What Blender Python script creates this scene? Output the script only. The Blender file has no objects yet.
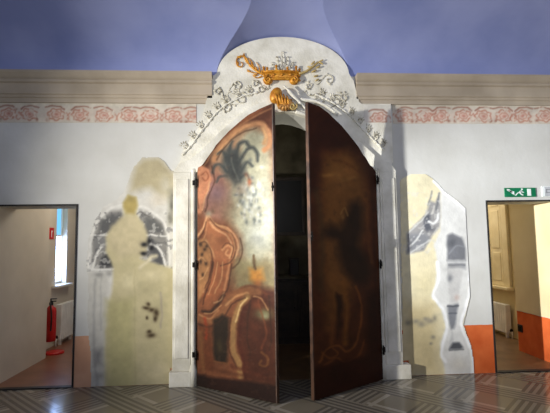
import bpy, bmesh, math, random
import numpy as np
from mathutils import Matrix, Vector

random.seed(4)
C = bpy.context.scene.collection
PI = math.pi

# ------------------------------------------------------------------ camera
F = 430.0
PITCH, YAW, ROLL, DIST, EYE = 0.08601, 0.06299, -0.01486, 5.0313, 1.55
def cam_axes():
    cy, sy = math.cos(YAW), math.sin(YAW)
    fw = np.array([sy*math.cos(PITCH), cy*math.cos(PITCH), math.sin(PITCH)])
    rt = np.array([cy, -sy, 0.0]); up = np.cross(rt, fw)
    r = math.cos(ROLL)*rt + math.sin(ROLL)*up
    u = -math.sin(ROLL)*rt + math.cos(ROLL)*up
    return r, u, fw
AR, AU, AF = cam_axes()
CAM = np.array([0.0, -DIST, EYE])
def ray(px, py):
    return AF + (px-275)/F*AR - (py-206.5)/F*AU
def hit(px, py, axis, val):
    d = ray(px, py); return CAM + d*((val-CAM[axis])/d[axis])
def at(px, py, y=0.0):                      # photograph measurement -> (x, z) on the plane at depth y
    h = hit(px, py, 1, y); return float(h[0]), float(h[2])
def measure(P):                             # world points -> photograph measurements
    v = P - CAM; z = v @ AF
    return 275+F*(v @ AR)/z, 206.5-F*(v @ AU)/z

# ------------------------------------------------------------------ materials
def lin(c):
    return tuple(((v/255)/12.92 if v/255 <= 0.04045 else ((v/255+0.055)/1.055)**2.4) for v in c)
def new_mat(name):
    m = bpy.data.materials.new(name); m.use_nodes = True
    nt = m.node_tree; b = nt.nodes['Principled BSDF']; return m, nt, b
def noisy(name, c1, c2, scale=4.0, rough=0.8, metal=0.0, bump=0.0, detail=6.0, bscale=None, lo=0.35, hi=0.65, spec=None):
    m, nt, b = new_mat(name)
    tc = nt.nodes.new('ShaderNodeTexCoord')
    n = nt.nodes.new('ShaderNodeTexNoise'); n.inputs['Scale'].default_value = scale; n.inputs['Detail'].default_value = detail
    nt.links.new(tc.outputs['Object'], n.inputs['Vector'])
    r = nt.nodes.new('ShaderNodeValToRGB')
    r.color_ramp.elements[0].position = lo; r.color_ramp.elements[1].position = hi
    r.color_ramp.elements[0].color = (*lin(c1), 1); r.color_ramp.elements[1].color = (*lin(c2), 1)
    nt.links.new(n.outputs['Fac'], r.inputs['Fac']); nt.links.new(r.outputs['Color'], b.inputs['Base Color'])
    b.inputs['Roughness'].default_value = rough; b.inputs['Metallic'].default_value = metal
    if spec is not None: b.inputs['Specular IOR Level'].default_value = spec
    if bump:
        n2 = nt.nodes.new('ShaderNodeTexNoise'); n2.inputs['Scale'].default_value = bscale or scale*5; n2.inputs['Detail'].default_value = 4
        nt.links.new(tc.outputs['Object'], n2.inputs['Vector'])
        bp = nt.nodes.new('ShaderNodeBump'); bp.inputs['Strength'].default_value = bump; bp.inputs['Distance'].default_value = 0.02
        nt.links.new(n2.outputs['Fac'], bp.inputs['Height']); nt.links.new(bp.outputs['Normal'], b.inputs['Normal'])
    return m
def painted(name, rough=0.8, bump=0.15, bscale=60, spec=0.3):
    m, nt, b = new_mat(name)
    a = nt.nodes.new('ShaderNodeVertexColor'); a.layer_name = 'paint'
    nt.links.new(a.outputs['Color'], b.inputs['Base Color'])
    b.inputs['Roughness'].default_value = rough; b.inputs['Specular IOR Level'].default_value = spec
    tc = nt.nodes.new('ShaderNodeTexCoord')
    n2 = nt.nodes.new('ShaderNodeTexNoise'); n2.inputs['Scale'].default_value = bscale; n2.inputs['Detail'].default_value = 4
    nt.links.new(tc.outputs['Object'], n2.inputs['Vector'])
    bp = nt.nodes.new('ShaderNodeBump'); bp.inputs['Strength'].default_value = bump; bp.inputs['Distance'].default_value = 0.01
    nt.links.new(n2.outputs['Fac'], bp.inputs['Height']); nt.links.new(bp.outputs['Normal'], b.inputs['Normal'])
    return m
def glow(name, c, s):
    m, nt, b = new_mat(name)
    b.inputs['Base Color'].default_value = (*lin(c), 1)
    b.inputs['Emission Color'].default_value = (*lin(c), 1); b.inputs['Emission Strength'].default_value = s
    return m

def wall_material():
    m, nt, b = new_mat('limewashed_wall')
    N = nt.nodes.new; L = nt.links.new
    tc = N('ShaderNodeTexCoord'); sep = N('ShaderNodeSeparateXYZ'); L(tc.outputs['Object'], sep.inputs[0])
    n = N('ShaderNodeTexNoise'); n.inputs['Scale'].default_value = 1.6; n.inputs['Detail'].default_value = 7
    L(tc.outputs['Object'], n.inputs['Vector'])
    r = N('ShaderNodeValToRGB'); r.color_ramp.elements[0].position = 0.3; r.color_ramp.elements[1].position = 0.7
    r.color_ramp.elements[0].color = (*lin((190, 188, 180)), 1); r.color_ramp.elements[1].color = (*lin((208, 207, 201)), 1)
    L(n.outputs['Fac'], r.inputs['Fac'])
    n2 = N('ShaderNodeTexNoise'); n2.inputs['Scale'].default_value = 5; n2.inputs['Detail'].default_value = 5
    L(tc.outputs['Object'], n2.inputs['Vector'])
    r2 = N('ShaderNodeValToRGB'); r2.color_ramp.elements[0].position = 0.3; r2.color_ramp.elements[1].position = 0.7
    r2.color_ramp.elements[0].color = (*lin((196, 88, 40)), 1); r2.color_ramp.elements[1].color = (*lin((216, 110, 58)), 1)
    L(n2.outputs['Fac'], r2.inputs['Fac'])
    r3 = N('ShaderNodeValToRGB'); r3.color_ramp.elements[0].position = 0.3; r3.color_ramp.elements[1].position = 0.7
    r3.color_ramp.elements[0].color = (*lin((200, 150, 118)), 1); r3.color_ramp.elements[1].color = (*lin((214, 166, 134)), 1)
    L(n2.outputs['Fac'], r3.inputs['Fac'])
    side = N('ShaderNodeMath'); side.operation = 'GREATER_THAN'; side.inputs[1].default_value = 0.5
    L(sep.outputs['X'], side.inputs[0])
    mixd = N('ShaderNodeMix'); mixd.data_type = 'RGBA'
    L(side.outputs[0], mixd.inputs[0]); L(r3.outputs['Color'], mixd.inputs[6]); L(r2.outputs['Color'], mixd.inputs[7])
    # dado height 0.55 with a slightly wavering edge
    ad = N('ShaderNodeMath'); ad.operation = 'MULTIPLY_ADD'; ad.inputs[1].default_value = 0.02; ad.inputs[2].default_value = 0.545
    L(n2.outputs['Fac'], ad.inputs[0])
    lt = N('ShaderNodeMath'); lt.operation = 'LESS_THAN'; L(sep.outputs['Z'], lt.inputs[0]); L(ad.outputs[0], lt.inputs[1])
    mx = N('ShaderNodeMix'); mx.data_type = 'RGBA'
    L(lt.outputs[0], mx.inputs[0]); L(r.outputs['Color'], mx.inputs[6]); L(mixd.outputs[2], mx.inputs[7])
    L(mx.outputs[2], b.inputs['Base Color'])
    b.inputs['Roughness'].default_value = 0.85; b.inputs['Specular IOR Level'].default_value = 0.2
    nb = N('ShaderNodeTexNoise'); nb.inputs['Scale'].default_value = 14; nb.inputs['Detail'].default_value = 5
    L(tc.outputs['Object'], nb.inputs['Vector'])
    bp = N('ShaderNodeBump'); bp.inputs['Strength'].default_value = 0.12; bp.inputs['Distance'].default_value = 0.02
    L(nb.outputs['Fac'], bp.inputs['Height']); L(bp.outputs['Normal'], b.inputs['Normal'])
    return m

def floor_material():
    m, nt, b = new_mat('patterned_cement_tiles')
    N = nt.nodes.new; L = nt.links.new
    def M(op, a, b_=None, c=None):
        n = N('ShaderNodeMath'); n.operation = op
        for i, v in enumerate((a, b_, c)):
            if v is None: continue
            if isinstance(v, (int, float)): n.inputs[i].default_value = v
            else: L(v, n.inputs[i])
        return n.outputs[0]
    tc = N('ShaderNodeTexCoord'); sep = N('ShaderNodeSeparateXYZ'); L(tc.outputs['Object'], sep.inputs[0])
    p = M('MULTIPLY', M('ADD', sep.outputs['X'], sep.outputs['Y']), 0.7071/0.66)
    q = M('MULTIPLY', M('SUBTRACT', sep.outputs['X'], sep.outputs['Y']), 0.7071/0.66)
    P = M('FRACT', M('ADD', p, 100.1)); Q = M('FRACT', M('ADD', q, 100.35))
    bp_ = M('LESS_THAN', P, 0.40); bq_ = M('LESS_THAN', Q, 0.40)
    sp = M('LESS_THAN', M('FRACT', M('MULTIPLY', P, 10.0)), 0.52)
    sq = M('LESS_THAN', M('FRACT', M('MULTIPLY', Q, 10.0)), 0.52)
    # p-band runs through, q-band between
    stripe = M('ADD', M('MULTIPLY', bp_, sp), M('MULTIPLY', M('SUBTRACT', 1.0, bp_), M('MULTIPLY', bq_, sq)))
    infield = M('MULTIPLY', M('SUBTRACT', 1.0, bp_), M('SUBTRACT', 1.0, bq_))
    # light L shaped border in the field
    ep = M('MULTIPLY', M('GREATER_THAN', P, 0.45), M('LESS_THAN', P, 0.52))
    eq = M('MULTIPLY', M('GREATER_THAN', Q, 0.45), M('LESS_THAN', Q, 0.52))
    lline = M('MULTIPLY', infield, M('MAXIMUM', ep, eq))
    n = N('ShaderNodeTexNoise'); n.inputs['Scale'].default_value = 3; n.inputs['Detail'].default_value = 8
    L(tc.outputs['Object'], n.inputs['Vector'])
    def mixc(f, a, c):
        x = N('ShaderNodeMix'); x.data_type = 'RGBA'; L(f, x.inputs[0])
        for i, v in ((6, a), (7, c)):
            if isinstance(v, tuple): x.inputs[i].default_value = (*lin(v), 1)
            else: L(v, x.inputs[i])
        return x.outputs[2]
    base = mixc(n.outputs['Fac'], (120, 112, 98), (146, 138, 122))
    col = mixc(M('MULTIPLY', stripe, 0.75), base, (78, 72, 64))
    col = mixc(M('MULTIPLY', infield, 0.6), col, (118, 108, 88))
    col = mixc(M('MULTIPLY', lline, 0.6), col, (176, 168, 152))
    L(col, b.inputs['Base Color'])
    n3 = N('ShaderNodeTexNoise'); n3.inputs['Scale'].default_value = 9; n3.inputs['Detail'].default_value = 5
    L(tc.outputs['Object'], n3.inputs['Vector'])
    L(M('MULTIPLY_ADD', n3.outputs['Fac'], 0.16, 0.08), b.inputs['Roughness'])
    b.inputs['Specular IOR Level'].default_value = 0.5
    bm_ = N('ShaderNodeBump'); bm_.inputs['Strength'].default_value = 0.03; bm_.inputs['Distance'].default_value = 0.01
    L(n3.outputs['Fac'], bm_.inputs['Height']); L(bm_.outputs['Normal'], b.inputs['Normal'])
    return m

M_WALL = wall_material()
M_FLOOR = floor_material()
M_VAULT = noisy('blue_limewash', (130, 140, 188), (150, 158, 202), 1.3, 0.9, bump=0.05, bscale=8, spec=0.2)
M_STUCCO = noisy('white_stucco', (204, 199, 182), (234, 230, 216), 5, 0.75, bump=0.25, bscale=40, spec=0.25)
M_RELIEF = noisy('stucco_relief', (128, 120, 98), (226, 220, 202), 26, 0.7, bump=0.3, bscale=60, spec=0.25)
M_CORNICE = noisy('beige_moulding', (160, 147, 128), (182, 168, 148), 2.2, 0.8, bump=0.05, spec=0.2)
M_GOLD = noisy('gilding', (172, 106, 20), (222, 158, 50), 18, 0.45, metal=0.25, bump=0.25, bscale=50)
M_GOLDPALE = noisy('worn_gilding', (176, 150, 90), (206, 180, 118), 18, 0.5, metal=0.25, bump=0.25, bscale=50)
M_OCHRE = noisy('ochre_shell', (120, 70, 30), (206, 150, 78), 14, 0.5, metal=0.2, bump=0.3, bscale=40)
M_WOODEDGE = noisy('dark_old_wood', (48, 30, 20), (84, 56, 38), 9, 0.5, bump=0.2, bscale=50)
M_LIGHTWOOD = noisy('worn_door_edge', (120, 96, 70), (150, 124, 92), 9, 0.5, bump=0.2, bscale=50)
M_IRON = noisy('black_iron', (22, 20, 18), (44, 40, 36), 20, 0.45, metal=0.8)
M_DARKFRAME = noisy('dark_metal_frame', (18, 15, 13), (30, 26, 23), 10, 0.7)
M_ROOM = noisy('cream_plaster', (196, 184, 164), (210, 198, 178), 1.6, 0.85, bump=0.05, spec=0.2)
M_ROOMR = noisy('ochre_cream_plaster', (206, 190, 150), (220, 206, 168), 1.6, 0.85, bump=0.05, spec=0.2)
M_TERRA = noisy('terracotta_floor', (116, 74, 52), (138, 92, 68), 4, 0.3, bump=0.03)
M_BROWNFLOOR = noisy('brown_boards', (96, 72, 48), (126, 98, 68), 4, 0.35, bump=0.03)
M_RAD = noisy('white_enamel', (222, 218, 206), (236, 232, 222), 6, 0.35)
M_CREAMWOOD = noisy('cream_painted_wood', (214, 198, 156), (228, 214, 176), 5, 0.5, bump=0.05)
M_RED = noisy('red_enamel', (176, 20, 18), (200, 30, 26), 8, 0.3)
M_BLACK = noisy('black_rubber', (16, 16, 17), (28, 28, 30), 12, 0.5)
M_SKYPANE = glow('daylit_glass', (160, 194, 255), 18.0)
M_SKYPANE2 = glow('shaded_glass', (96, 164, 206), 1.4)
M_GREEN = noisy('green_sign', (6, 104, 66), (12, 120, 78), 8, 0.4)
M_WHITESIGN = noisy('white_sign', (225, 232, 226), (238, 242, 238), 8, 0.4)
M_GREYSIGN = noisy('grey_plaque', (176, 178, 180), (190, 192, 194), 8, 0.5)
M_REDSIGN = noisy('red_sign', (196, 24, 22), (214, 34, 30), 8, 0.4)
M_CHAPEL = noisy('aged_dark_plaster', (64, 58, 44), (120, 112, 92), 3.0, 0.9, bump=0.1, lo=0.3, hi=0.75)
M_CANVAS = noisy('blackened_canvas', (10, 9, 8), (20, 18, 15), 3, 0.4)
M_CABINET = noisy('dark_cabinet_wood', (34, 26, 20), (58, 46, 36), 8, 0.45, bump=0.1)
M_PAINTDOOR = painted('oil_painted_boards', 0.6, 0.12, 45, 0.15)
M_FRESCO = painted('fresco_plaster', 0.85, 0.25, 40, 0.2)
M_STENCIL = painted('stencilled_plaster', 0.85, 0.1, 40, 0.2)

# ------------------------------------------------------------------ mesh helpers
def link(name, me, mat, parent=None, smooth=False):
    o = bpy.data.objects.new(name, me); C.objects.link(o)
    if mat and not me.materials: me.materials.append(mat)
    if parent is not None: o.parent = parent
    if smooth:
        for p in me.polygons: p.use_smooth = True
    return o
def build(name, bm, mat, parent=None, smooth=False, bevel=0.0):
    bmesh.ops.recalc_face_normals(bm, faces=bm.faces[:])
    me = bpy.data.meshes.new(name); bm.to_mesh(me); bm.free()
    o = link(name, me, mat, parent, smooth)
    if bevel:
        md = o.modifiers.new('edge', 'BEVEL'); md.width = bevel; md.segments = 2; md.limit_method = 'ANGLE'
    return o
def box(bm, x0, x1, y0, y1, z0, z1):
    v = [bm.verts.new((x, y, z)) for z in (z0, z1) for y in (y0, y1) for x in (x0, x1)]
    for f in ((0,1,3,2), (4,6,7,5), (0,4,5,1), (2,3,7,6), (0,2,6,4), (1,5,7,3)):
        bm.faces.new([v[i] for i in f])
def prism(bm, pts, y0, y1):                 # polygon (x, z) drawn out from depth y0 to y1
    a = [bm.verts.new((x, y0, z)) for x, z in pts]; b = [bm.verts.new((x, y1, z)) for x, z in pts]
    n = len(pts); fs = [bm.faces.new(a), bm.faces.new(b[::-1])]
    for i in range(n): bm.faces.new([a[i], b[i], b[(i+1) % n], a[(i+1) % n]])
    bm.normal_update(); bmesh.ops.triangulate(bm, faces=fs, ngon_method='EAR_CLIP')
def tube(bm, pts, rad, seg=8):              # tapered tube along 3-D points; rad a number or a list
    n = len(pts); P = [Vector(p) for p in pts]
    R_ = rad if isinstance(rad, (list, tuple)) else [rad]*n
    rings = []; prev = None
    for i in range(n):
        t = (P[min(i+1, n-1)]-P[max(i-1, 0)]).normalized()
        ref = prev if prev is not None else (Vector((0, 1, 0)) if abs(t.y) < 0.9 else Vector((1, 0, 0)))
        a = (ref - t*ref.dot(t)).normalized(); b = t.cross(a); prev = a
        rings.append([bm.verts.new(P[i]+(a*math.cos(2*PI*k/seg)+b*math.sin(2*PI*k/seg))*R_[i]) for k in range(seg)])
    for i in range(n-1):
        for k in range(seg):
            bm.faces.new([rings[i][k], rings[i][(k+1) % seg], rings[i+1][(k+1) % seg], rings[i+1][k]])
    bm.faces.new(rings[0][::-1]); bm.faces.new(rings[-1])
def lathe(bm, prof, cx, cy, seg=20):        # (radius, z) profile about a vertical axis
    rings = [[bm.verts.new((cx+r*math.cos(2*PI*k/seg), cy+r*math.sin(2*PI*k/seg), z)) for k in range(seg)] for r, z in prof]
    for i in range(len(prof)-1):
        for k in range(seg):
            bm.faces.new([rings[i][k], rings[i][(k+1) % seg], rings[i+1][(k+1) % seg], rings[i+1][k]])
    bm.faces.new(rings[0][::-1]); bm.faces.new(rings[-1])
def ball(bm, c, r, sx=1, sy=1, sz=1, rot=0.0):
    g = bmesh.ops.create_uvsphere(bm, u_segments=12, v_segments=8, radius=r)
    mt = Matrix.Translation(c) @ Matrix.Rotation(rot, 4, 'Y') @ Matrix.Diagonal((sx, sy, sz, 1))
    bmesh.ops.transform(bm, matrix=mt, verts=g['verts'])
def smooth_path(pts, n=8):                  # Catmull-Rom through the points
    P = [np.array(p, float) for p in pts]; P = [2*P[0]-P[1]] + P + [2*P[-1]-P[-2]]; out = []
    for i in range(1, len(P)-2):
        for k in range(n):
            t = k/n
            out.append(0.5*((2*P[i])+(-P[i-1]+P[i+1])*t+(2*P[i-1]-5*P[i]+4*P[i+1]-P[i+2])*t*t+(-P[i-1]+3*P[i]-3*P[i+1]+P[i+2])*t**3))
    out.append(P[-2]); return out
def thing(name, label, cat, loc=(0, 0, 0), group=None):
    o = bpy.data.objects.new(name, None); o.empty_display_size = 0.1; C.objects.link(o); o.location = loc
    o['label'] = label; o['category'] = cat
    if group: o['group'] = group
    return o
def under(o, root):                         # keep world-space mesh data under a root that has a location
    o.parent = root; o.matrix_parent_inverse = Matrix.Translation(root.location).inverted(); return o
def tag(o, label, cat, group=None):
    o['label'] = label; o['category'] = cat
    if group: o['group'] = group
    return o
def struct(o): o['kind'] = 'structure'; return o

# ------------------------------------------------------------------ the painter: colours brushed onto dense meshes
_rs = np.random.RandomState(7)
_tabs = [_rs.rand(64, 64) for _ in range(12)]
def vnoise(x, y, scale, k=0, octaves=3):
    out = np.zeros_like(x); amp = 1.0; tot = 0.0
    for o in range(octaves):
        T = _tabs[(k+o) % 12]; fx = x/scale*(2**o)+17.3*o+5*k; fy = y/scale*(2**o)+9.1*o+3*k
        ix = np.floor(fx).astype(int); iy = np.floor(fy).astype(int); tx = fx-ix; ty = fy-iy
        tx = tx*tx*(3-2*tx); ty = ty*ty*(3-2*ty)
        a = T[ix % 64, iy % 64]; b = T[(ix+1) % 64, iy % 64]; c = T[ix % 64, (iy+1) % 64]; d = T[(ix+1) % 64, (iy+1) % 64]
        out += amp*((a*(1-tx)+b*tx)*(1-ty)+(c*(1-tx)+d*tx)*ty); tot += amp; amp *= 0.5
    return out/tot-0.5
class Brush:
    def __init__(s, X, Y, base, wobble=1.6):
        s.X0, s.Y0 = X, Y
        s.X = X+wobble*2*vnoise(X, Y, 9, 1); s.Y = Y+wobble*2*vnoise(X, Y, 9, 4)
        s.c = np.tile(np.array(base, float), (len(X), 1))
    def put(s, a, col):
        a = np.clip(a, 0, 1)[:, None]; s.c = s.c*(1-a)+np.array(col, float)*a
    def seg(s, pts, closed=False):
        d = np.full(len(s.X), 1e9); n = len(pts)
        for i in range(n if closed else n-1):
            (x0, y0), (x1, y1) = pts[i], pts[(i+1) % n]
            dx, dy = x1-x0, y1-y0; L = dx*dx+dy*dy+1e-9
            t = np.clip(((s.X-x0)*dx+(s.Y-y0)*dy)/L, 0, 1)
            d = np.minimum(d, np.hypot(s.X-x0-t*dx, s.Y-y0-t*dy))
        return d
    def inside(s, pts):
        r = np.zeros(len(s.X), bool); n = len(pts)
        for i in range(n):
            (x0, y0), (x1, y1) = pts[i], pts[(i+1) % n]
            if y0 == y1: continue
            c = ((y0 > s.Y) != (y1 > s.Y)) & (s.X < (x1-x0)*(s.Y-y0)/(y1-y0)+x0); r ^= c
        return r
    def sd(s, pts):
        d = s.seg(pts, True); return np.where(s.inside(pts), d, -d)
    def poly(s, pts, col, soft=1.5, alpha=1.0): s.put(alpha*(0.5+s.sd(pts)/(2*soft)), col)
    def stroke(s, pts, w, col, soft=1.0, alpha=1.0, smooth=True):
        if smooth and len(pts) > 2: pts = [tuple(p) for p in smooth_path(pts, 5)]
        s.put(alpha*(0.5+(w/2-s.seg(pts))/(2*soft)), col)
    def blob(s, x, y, rx, ry, col, alpha=1.0):
        s.put(alpha*np.exp(-((s.X-x)/rx)**2-((s.Y-y)/ry)**2), col)
    def mottle(s, amt, scale, k=0):
        s.c *= (1+amt*2*vnoise(s.X0, s.Y0, scale, k))[:, None]
    def speck(s, scale, thr, col, alpha, k=0, where=None):
        a = np.clip((vnoise(s.X0, s.Y0, scale, k, 2)-thr)*12, 0, 1)*alpha
        if where is not None: a = a*where
        s.put(a, col)
    def write(s, me):
        c = np.clip(s.c/255, 0, 1); l = np.where(c <= 0.04045, c/12.92, ((c+0.055)/1.055)**2.4)
        at_ = me.color_attributes.new('paint', 'FLOAT_COLOR', 'POINT')
        at_.data.foreach_set('color', np.hstack([l, np.ones((len(l), 1))]).astype(np.float32).ravel())
def mesh_measure(me, mat=None):
    n = len(me.vertices); a = np.empty(n*3); me.vertices.foreach_get('co', a); a = a.reshape(-1, 3)
    if mat is not None:
        m = np.array(mat); a = a @ m[:3, :3].T + m[:3, 3]
    return measure(a)
def grid_mesh(name, V, nu, nv, keep=None):  # V: (nu*nv, 3) array, u outer
    idx = np.arange(nu*nv).reshape(nu, nv)
    f = np.stack([idx[:-1, :-1], idx[1:, :-1], idx[1:, 1:], idx[:-1, 1:]], -1).reshape(-1, 4)
    if keep is not None: f = f[keep[f].all(1)]
    used = np.unique(f); remap = np.full(nu*nv, -1); remap[used] = np.arange(len(used)); f = remap[f]
    me = bpy.data.meshes.new(name); me.from_pydata(V[used].tolist(), [], f.tolist()); return me
def thicken(me, dvec):                      # give a sheet a rim that goes back along dvec
    bm = bmesh.new(); bm.from_mesh(me)
    e = [e for e in bm.edges if e.is_boundary]
    r = bmesh.ops.extrude_edge_only(bm, edges=e)
    for v in r['geom']:
        if isinstance(v, bmesh.types.BMVert): v.co += Vector(dvec)
    bm.to_mesh(me); bm.free()

# ------------------------------------------------------------------ the openings of the wall
AX = 0.45                                   # axis of the portal
HINGE = {'L': (-0.572, -0.125), 'R': (1.50, -0.125)}
FREE = {'L': (0.262, -0.745), 'R': (0.628, -0.705)}
OPEN_Z = [(0.0, 3.10), (0.12, 3.085), (0.25, 3.04), (0.40, 2.965), (0.55, 2.86), (0.68, 2.745), (0.80, 2.60), (0.87, 2.48), (0.90, 2.42), (0.96, 2.42), (1.05, 2.38)]
def open_z(h): return float(np.interp(abs(h), [a for a, _ in OPEN_Z], [b for _, b in OPEN_Z]))
DL = (-2.86, -1.945, 2.02)                  # left doorway x0, x1, head
DR = (2.885, 3.79, 2.02)
XL, XR, HC = -8.0, 6.4, 3.57
WT = 0.45
bm = bmesh.new()
box(bm, XL, DL[0], 0, 1.35, 0, HC); box(bm, DL[0], DL[1], 0, WT, DL[2], HC); box(bm, DL[1], AX-1.05, 0, WT, 0, HC)
box(bm, AX+1.05, DR[0], 0, WT, 0, HC); box(bm, DR[0], DR[1], 0, WT, DR[2], HC); box(bm, DR[1], XR, 0, 0.95, 0, HC)
arch = [(AX-1.05, HC)] + [(AX+h, open_z(h)) for h in sorted(set([-a for a, _ in OPEN_Z]+[a for a, _ in OPEN_Z]))] + [(AX+1.05, HC)]
prism(bm, arch, 0, WT)
# the lunette above the portal, part of the same masonry
LW, LH, LC = 0.805, 0.475, 0.445
lun = [(LC+LW*math.cos(a), HC+LH*math.sin(a)) for a in np.linspace(0, PI, 33)]
prism(bm, lun, 0, WT)
struct(build('wall_back', bm, M_WALL))

# ------------------------------------------------------------------ vault with the lunette cell cut into it
def cove(d): return 0.732*math.sqrt(max(0, 1-(1-min(d, 1.43)/1.43)**2))
def lcell(x, d):
    u = (x-LC)/LW
    return LH*math.sqrt(1-u*u)+0.30*d if abs(u) < 1 else -1.0
xs = list(np.arange(XL, LC-LW-0.1, 0.12))+list(np.arange(LC-LW-0.1, LC+LW+0.1, 0.0125))+list(np.arange(LC+LW+0.1, XR+0.12, 0.12))
ds = [0, 0.002, 0.006]+list(np.arange(0.0125, 1.2, 0.0125))+list(np.arange(1.2, 1.6, 0.03))+[2.2, 3, 4, 5.5, 7, 9]
V = np.array([[x, -d, HC+max(cove(d), lcell(x, d))] for x in xs for d in ds])
me = grid_mesh('ceiling', V, len(xs), len(ds))
struct(link('ceiling', me, M_VAULT))
# ------------------------------------------------------------------ floors
def slab(name, x0, x1, y0, y1, mat, z0=-0.12, z1=0.0):
    bm = bmesh.new(); box(bm, x0, x1, y0, y1, z0, z1); return struct(build(name, bm, mat))
slab('floor', XL, XR, -9, 0.0, M_FLOOR)
slab('floor_left_room', -5.2, -1.3, 0.0, 6.2, M_TERRA)
slab('floor_chapel', -1.3, 2.3, 0.0, 2.4, M_BROWNFLOOR)
slab('floor_right_room', 2.3, XR, 0.0, 6.2, M_BROWNFLOOR)
bm = bmesh.new(); box(bm, XL-0.2, XL, -9, 0, 0, 4.4); struct(build('wall_left', bm, M_WALL))
bm = bmesh.new(); box(bm, XR, XR+0.2, -9, 0, 0, 4.4); struct(build('wall_right', bm, M_WALL))

# ------------------------------------------------------------------ cornice, stencilled frieze
def cornice(name, x0, x1):
    prof = [(0, 3.215), (0.03, 3.215), (0.03, 3.265), (0.045, 3.275), (0.045, 3.30), (0.06, 3.31), (0.06, 3.43), (0.085, 3.445),
            (0.085, 3.47), (0.07, 3.48), (0.09, 3.50), (0.12, 3.545), (0.12, 3.57), (0, 3.57)]
    bm = bmesh.new(); a = [bm.verts.new((x0, -p, z)) for p, z in prof]; b = [bm.verts.new((x1, -p, z)) for p, z in prof]
    n = len(prof); bm.faces.new(a); bm.faces.new(b[::-1])
    for i in range(n): bm.faces.new([a[i], b[i], b[(i+1) % n], a[(i+1) % n]])
    return struct(build(name, bm, M_CORNICE))
cornice('trim_1', XL, -0.41); cornice('trim_2', 1.32, XR)
def rose(b, rx, ry, s):
    b.blob(rx, ry+1, 10, 6, (212, 172, 156), 0.5)
    A, B_ = (168, 106, 86), (136, 88, 72)
    for k in range(7):
        a = 2*PI*k/7+rx; b.stroke([(rx+7.5*math.cos(a), ry+1+5.2*math.sin(a)), (rx+8.6*math.cos(a+.4), ry+1+6*math.sin(a+.4)), (rx+6.5*math.cos(a+.8), ry+1+4.6*math.sin(a+.8))], 1.2, A, 0.7, 0.75)
        b.stroke([(rx+4*math.cos(a+.5), ry+1+3*math.sin(a+.5)), (rx+4.6*math.cos(a+1.1), ry+1+3.4*math.sin(a+1.1))], 1.0, A, 0.6, 0.6)
    b.blob(rx+0.5, ry+1, 2.2, 1.8, (172, 104, 88), 0.7)
    b.stroke([(rx-10*s, ry-6), (rx-4*s, ry-7.5), (rx+3*s, ry-7)], 1.3, B_, 0.7, 0.75); b.stroke([(rx+4*s, ry-7), (rx+8*s, ry-4)], 1.5, B_, 0.7, 0.8)
    b.stroke([(rx+10*s, ry-1), (rx+13*s, ry+3), (rx+11*s, ry+6)], 1.1, A, 0.7, 0.6); b.blob(rx-8*s, ry+6, 1.6, 1.6, B_, 0.8)
def frieze(name, x0, x1, roses, y=-0.006):
    nx = int((x1-x0)/0.008)+2; zz = np.linspace(2.985, 3.215, 30); xx = np.linspace(x0, x1, nx)
    V = np.array([[x, y, z] for x in xx for z in zz]); me = grid_mesh(name, V, nx, 30)
    thicken(me, (0, -y, 0))
    X, Y = mesh_measure(me); b = Brush(X, Y, (200, 192, 176), 1.0)
    b.mottle(0.07, 14, 2)
    for i, (rx, ry) in enumerate(roses): rose(b, rx, ry, 1 if i % 2 else -1)
    b.speck(3, 0.10, (204, 196, 180), 0.6, 5); b.mottle(0.06, 5, 3); b.write(me)
    return struct(link(name, me, M_STENCIL))
rosL = [(x, 113+x*0.012) for x in (-259, -235, -211, -187, -163, -139, -115, -91, -67, -43, -18, 8, 29, 56, 80, 104, 129, 150, 173, 194)]
rosR = [(x, 115.0) for x in (404, 424, 441, 463, 483, 504, 523, 545, 567, 588, 610, 631, 652, 673, 694, 715, 736, 757)]
frieze('trim_3', -5.4, -0.60, rosL); frieze('trim_4', 1.77, 6.3, rosR)

# ------------------------------------------------------------------ stucco portal
portal = thing('stucco_portal', 'white stucco portal with gilded crown framing the tall painted double doors', 'portal')
PD = 0.10
# pilasters with bead and plinth
for s in (-1, 1):
    def X_(a, b): return (AX+s*a, AX+s*b) if s > 0 else (AX+s*b, AX+s*a)
    bm = bmesh.new(); box(bm, *X_(1.10, 1.30), -PD, 0, 0.16, 2.38); box(bm, *X_(1.125, 1.275), -PD-0.012, -PD+0.01, 0.30, 2.30)
    pil = build('pilaster', bm, M_STUCCO, portal, bevel=0.006)
    bm = bmesh.new(); box(bm, *X_(1.088, 1.33 if s < 0 else 1.38), -PD-0.03, 0, 0, 0.16); build('plinth', bm, M_STUCCO, pil, bevel=0.008)
    bm = bmesh.new(); x_ = AX+s*1.073
    lathe(bm, [(0.045, 0.0), (0.045, 0.16), (0.035, 0.2), (0.026, 0.24), (0.026, 2.38), (0.03, 2.42)], x_, -PD+0.012, 14)
    build('bead', bm, M_STUCCO, pil, smooth=True)
# archivolt band following the opening
inner = [(h, open_z(h)) for h in np.linspace(0, 0.9, 40)]+[(0.96, 2.42), (1.05, 2.38)]
def outer_of(pts, w):
    out = []
    for i, (h, z) in enumerate(pts):
        a = pts[max(i-1, 0)]; b = pts[min(i+1, len(pts)-1)]
        t = np.array([b[0]-a[0], b[1]-a[1]]); t /= np.linalg.norm(t); out.append((h-t[1]*w, z+t[0]*w))
    return out
core = [(h, open_z(h)) for h in np.linspace(0, 0.87, 36)]+[(1.0, 2.30), (1.02, 2.22)]
core = [tuple(p) for p in core]
outl = smooth_path([(0, 3.26), (0.30, 3.20), (0.55, 3.04), (0.78, 2.84), (0.96, 2.66), (1.10, 2.54), (1.24, 2.48)], 8)
bm = bmesh.new()
innl = [(h, open_z(h)) for h in np.linspace(0, 1.05, 60)]
poly_r = [(AX+h, z) for h, z in innl] + [(AX+1.30, 2.38)] + [(AX+float(h), float(z)) for h, z in outl[::-1]]
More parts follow.
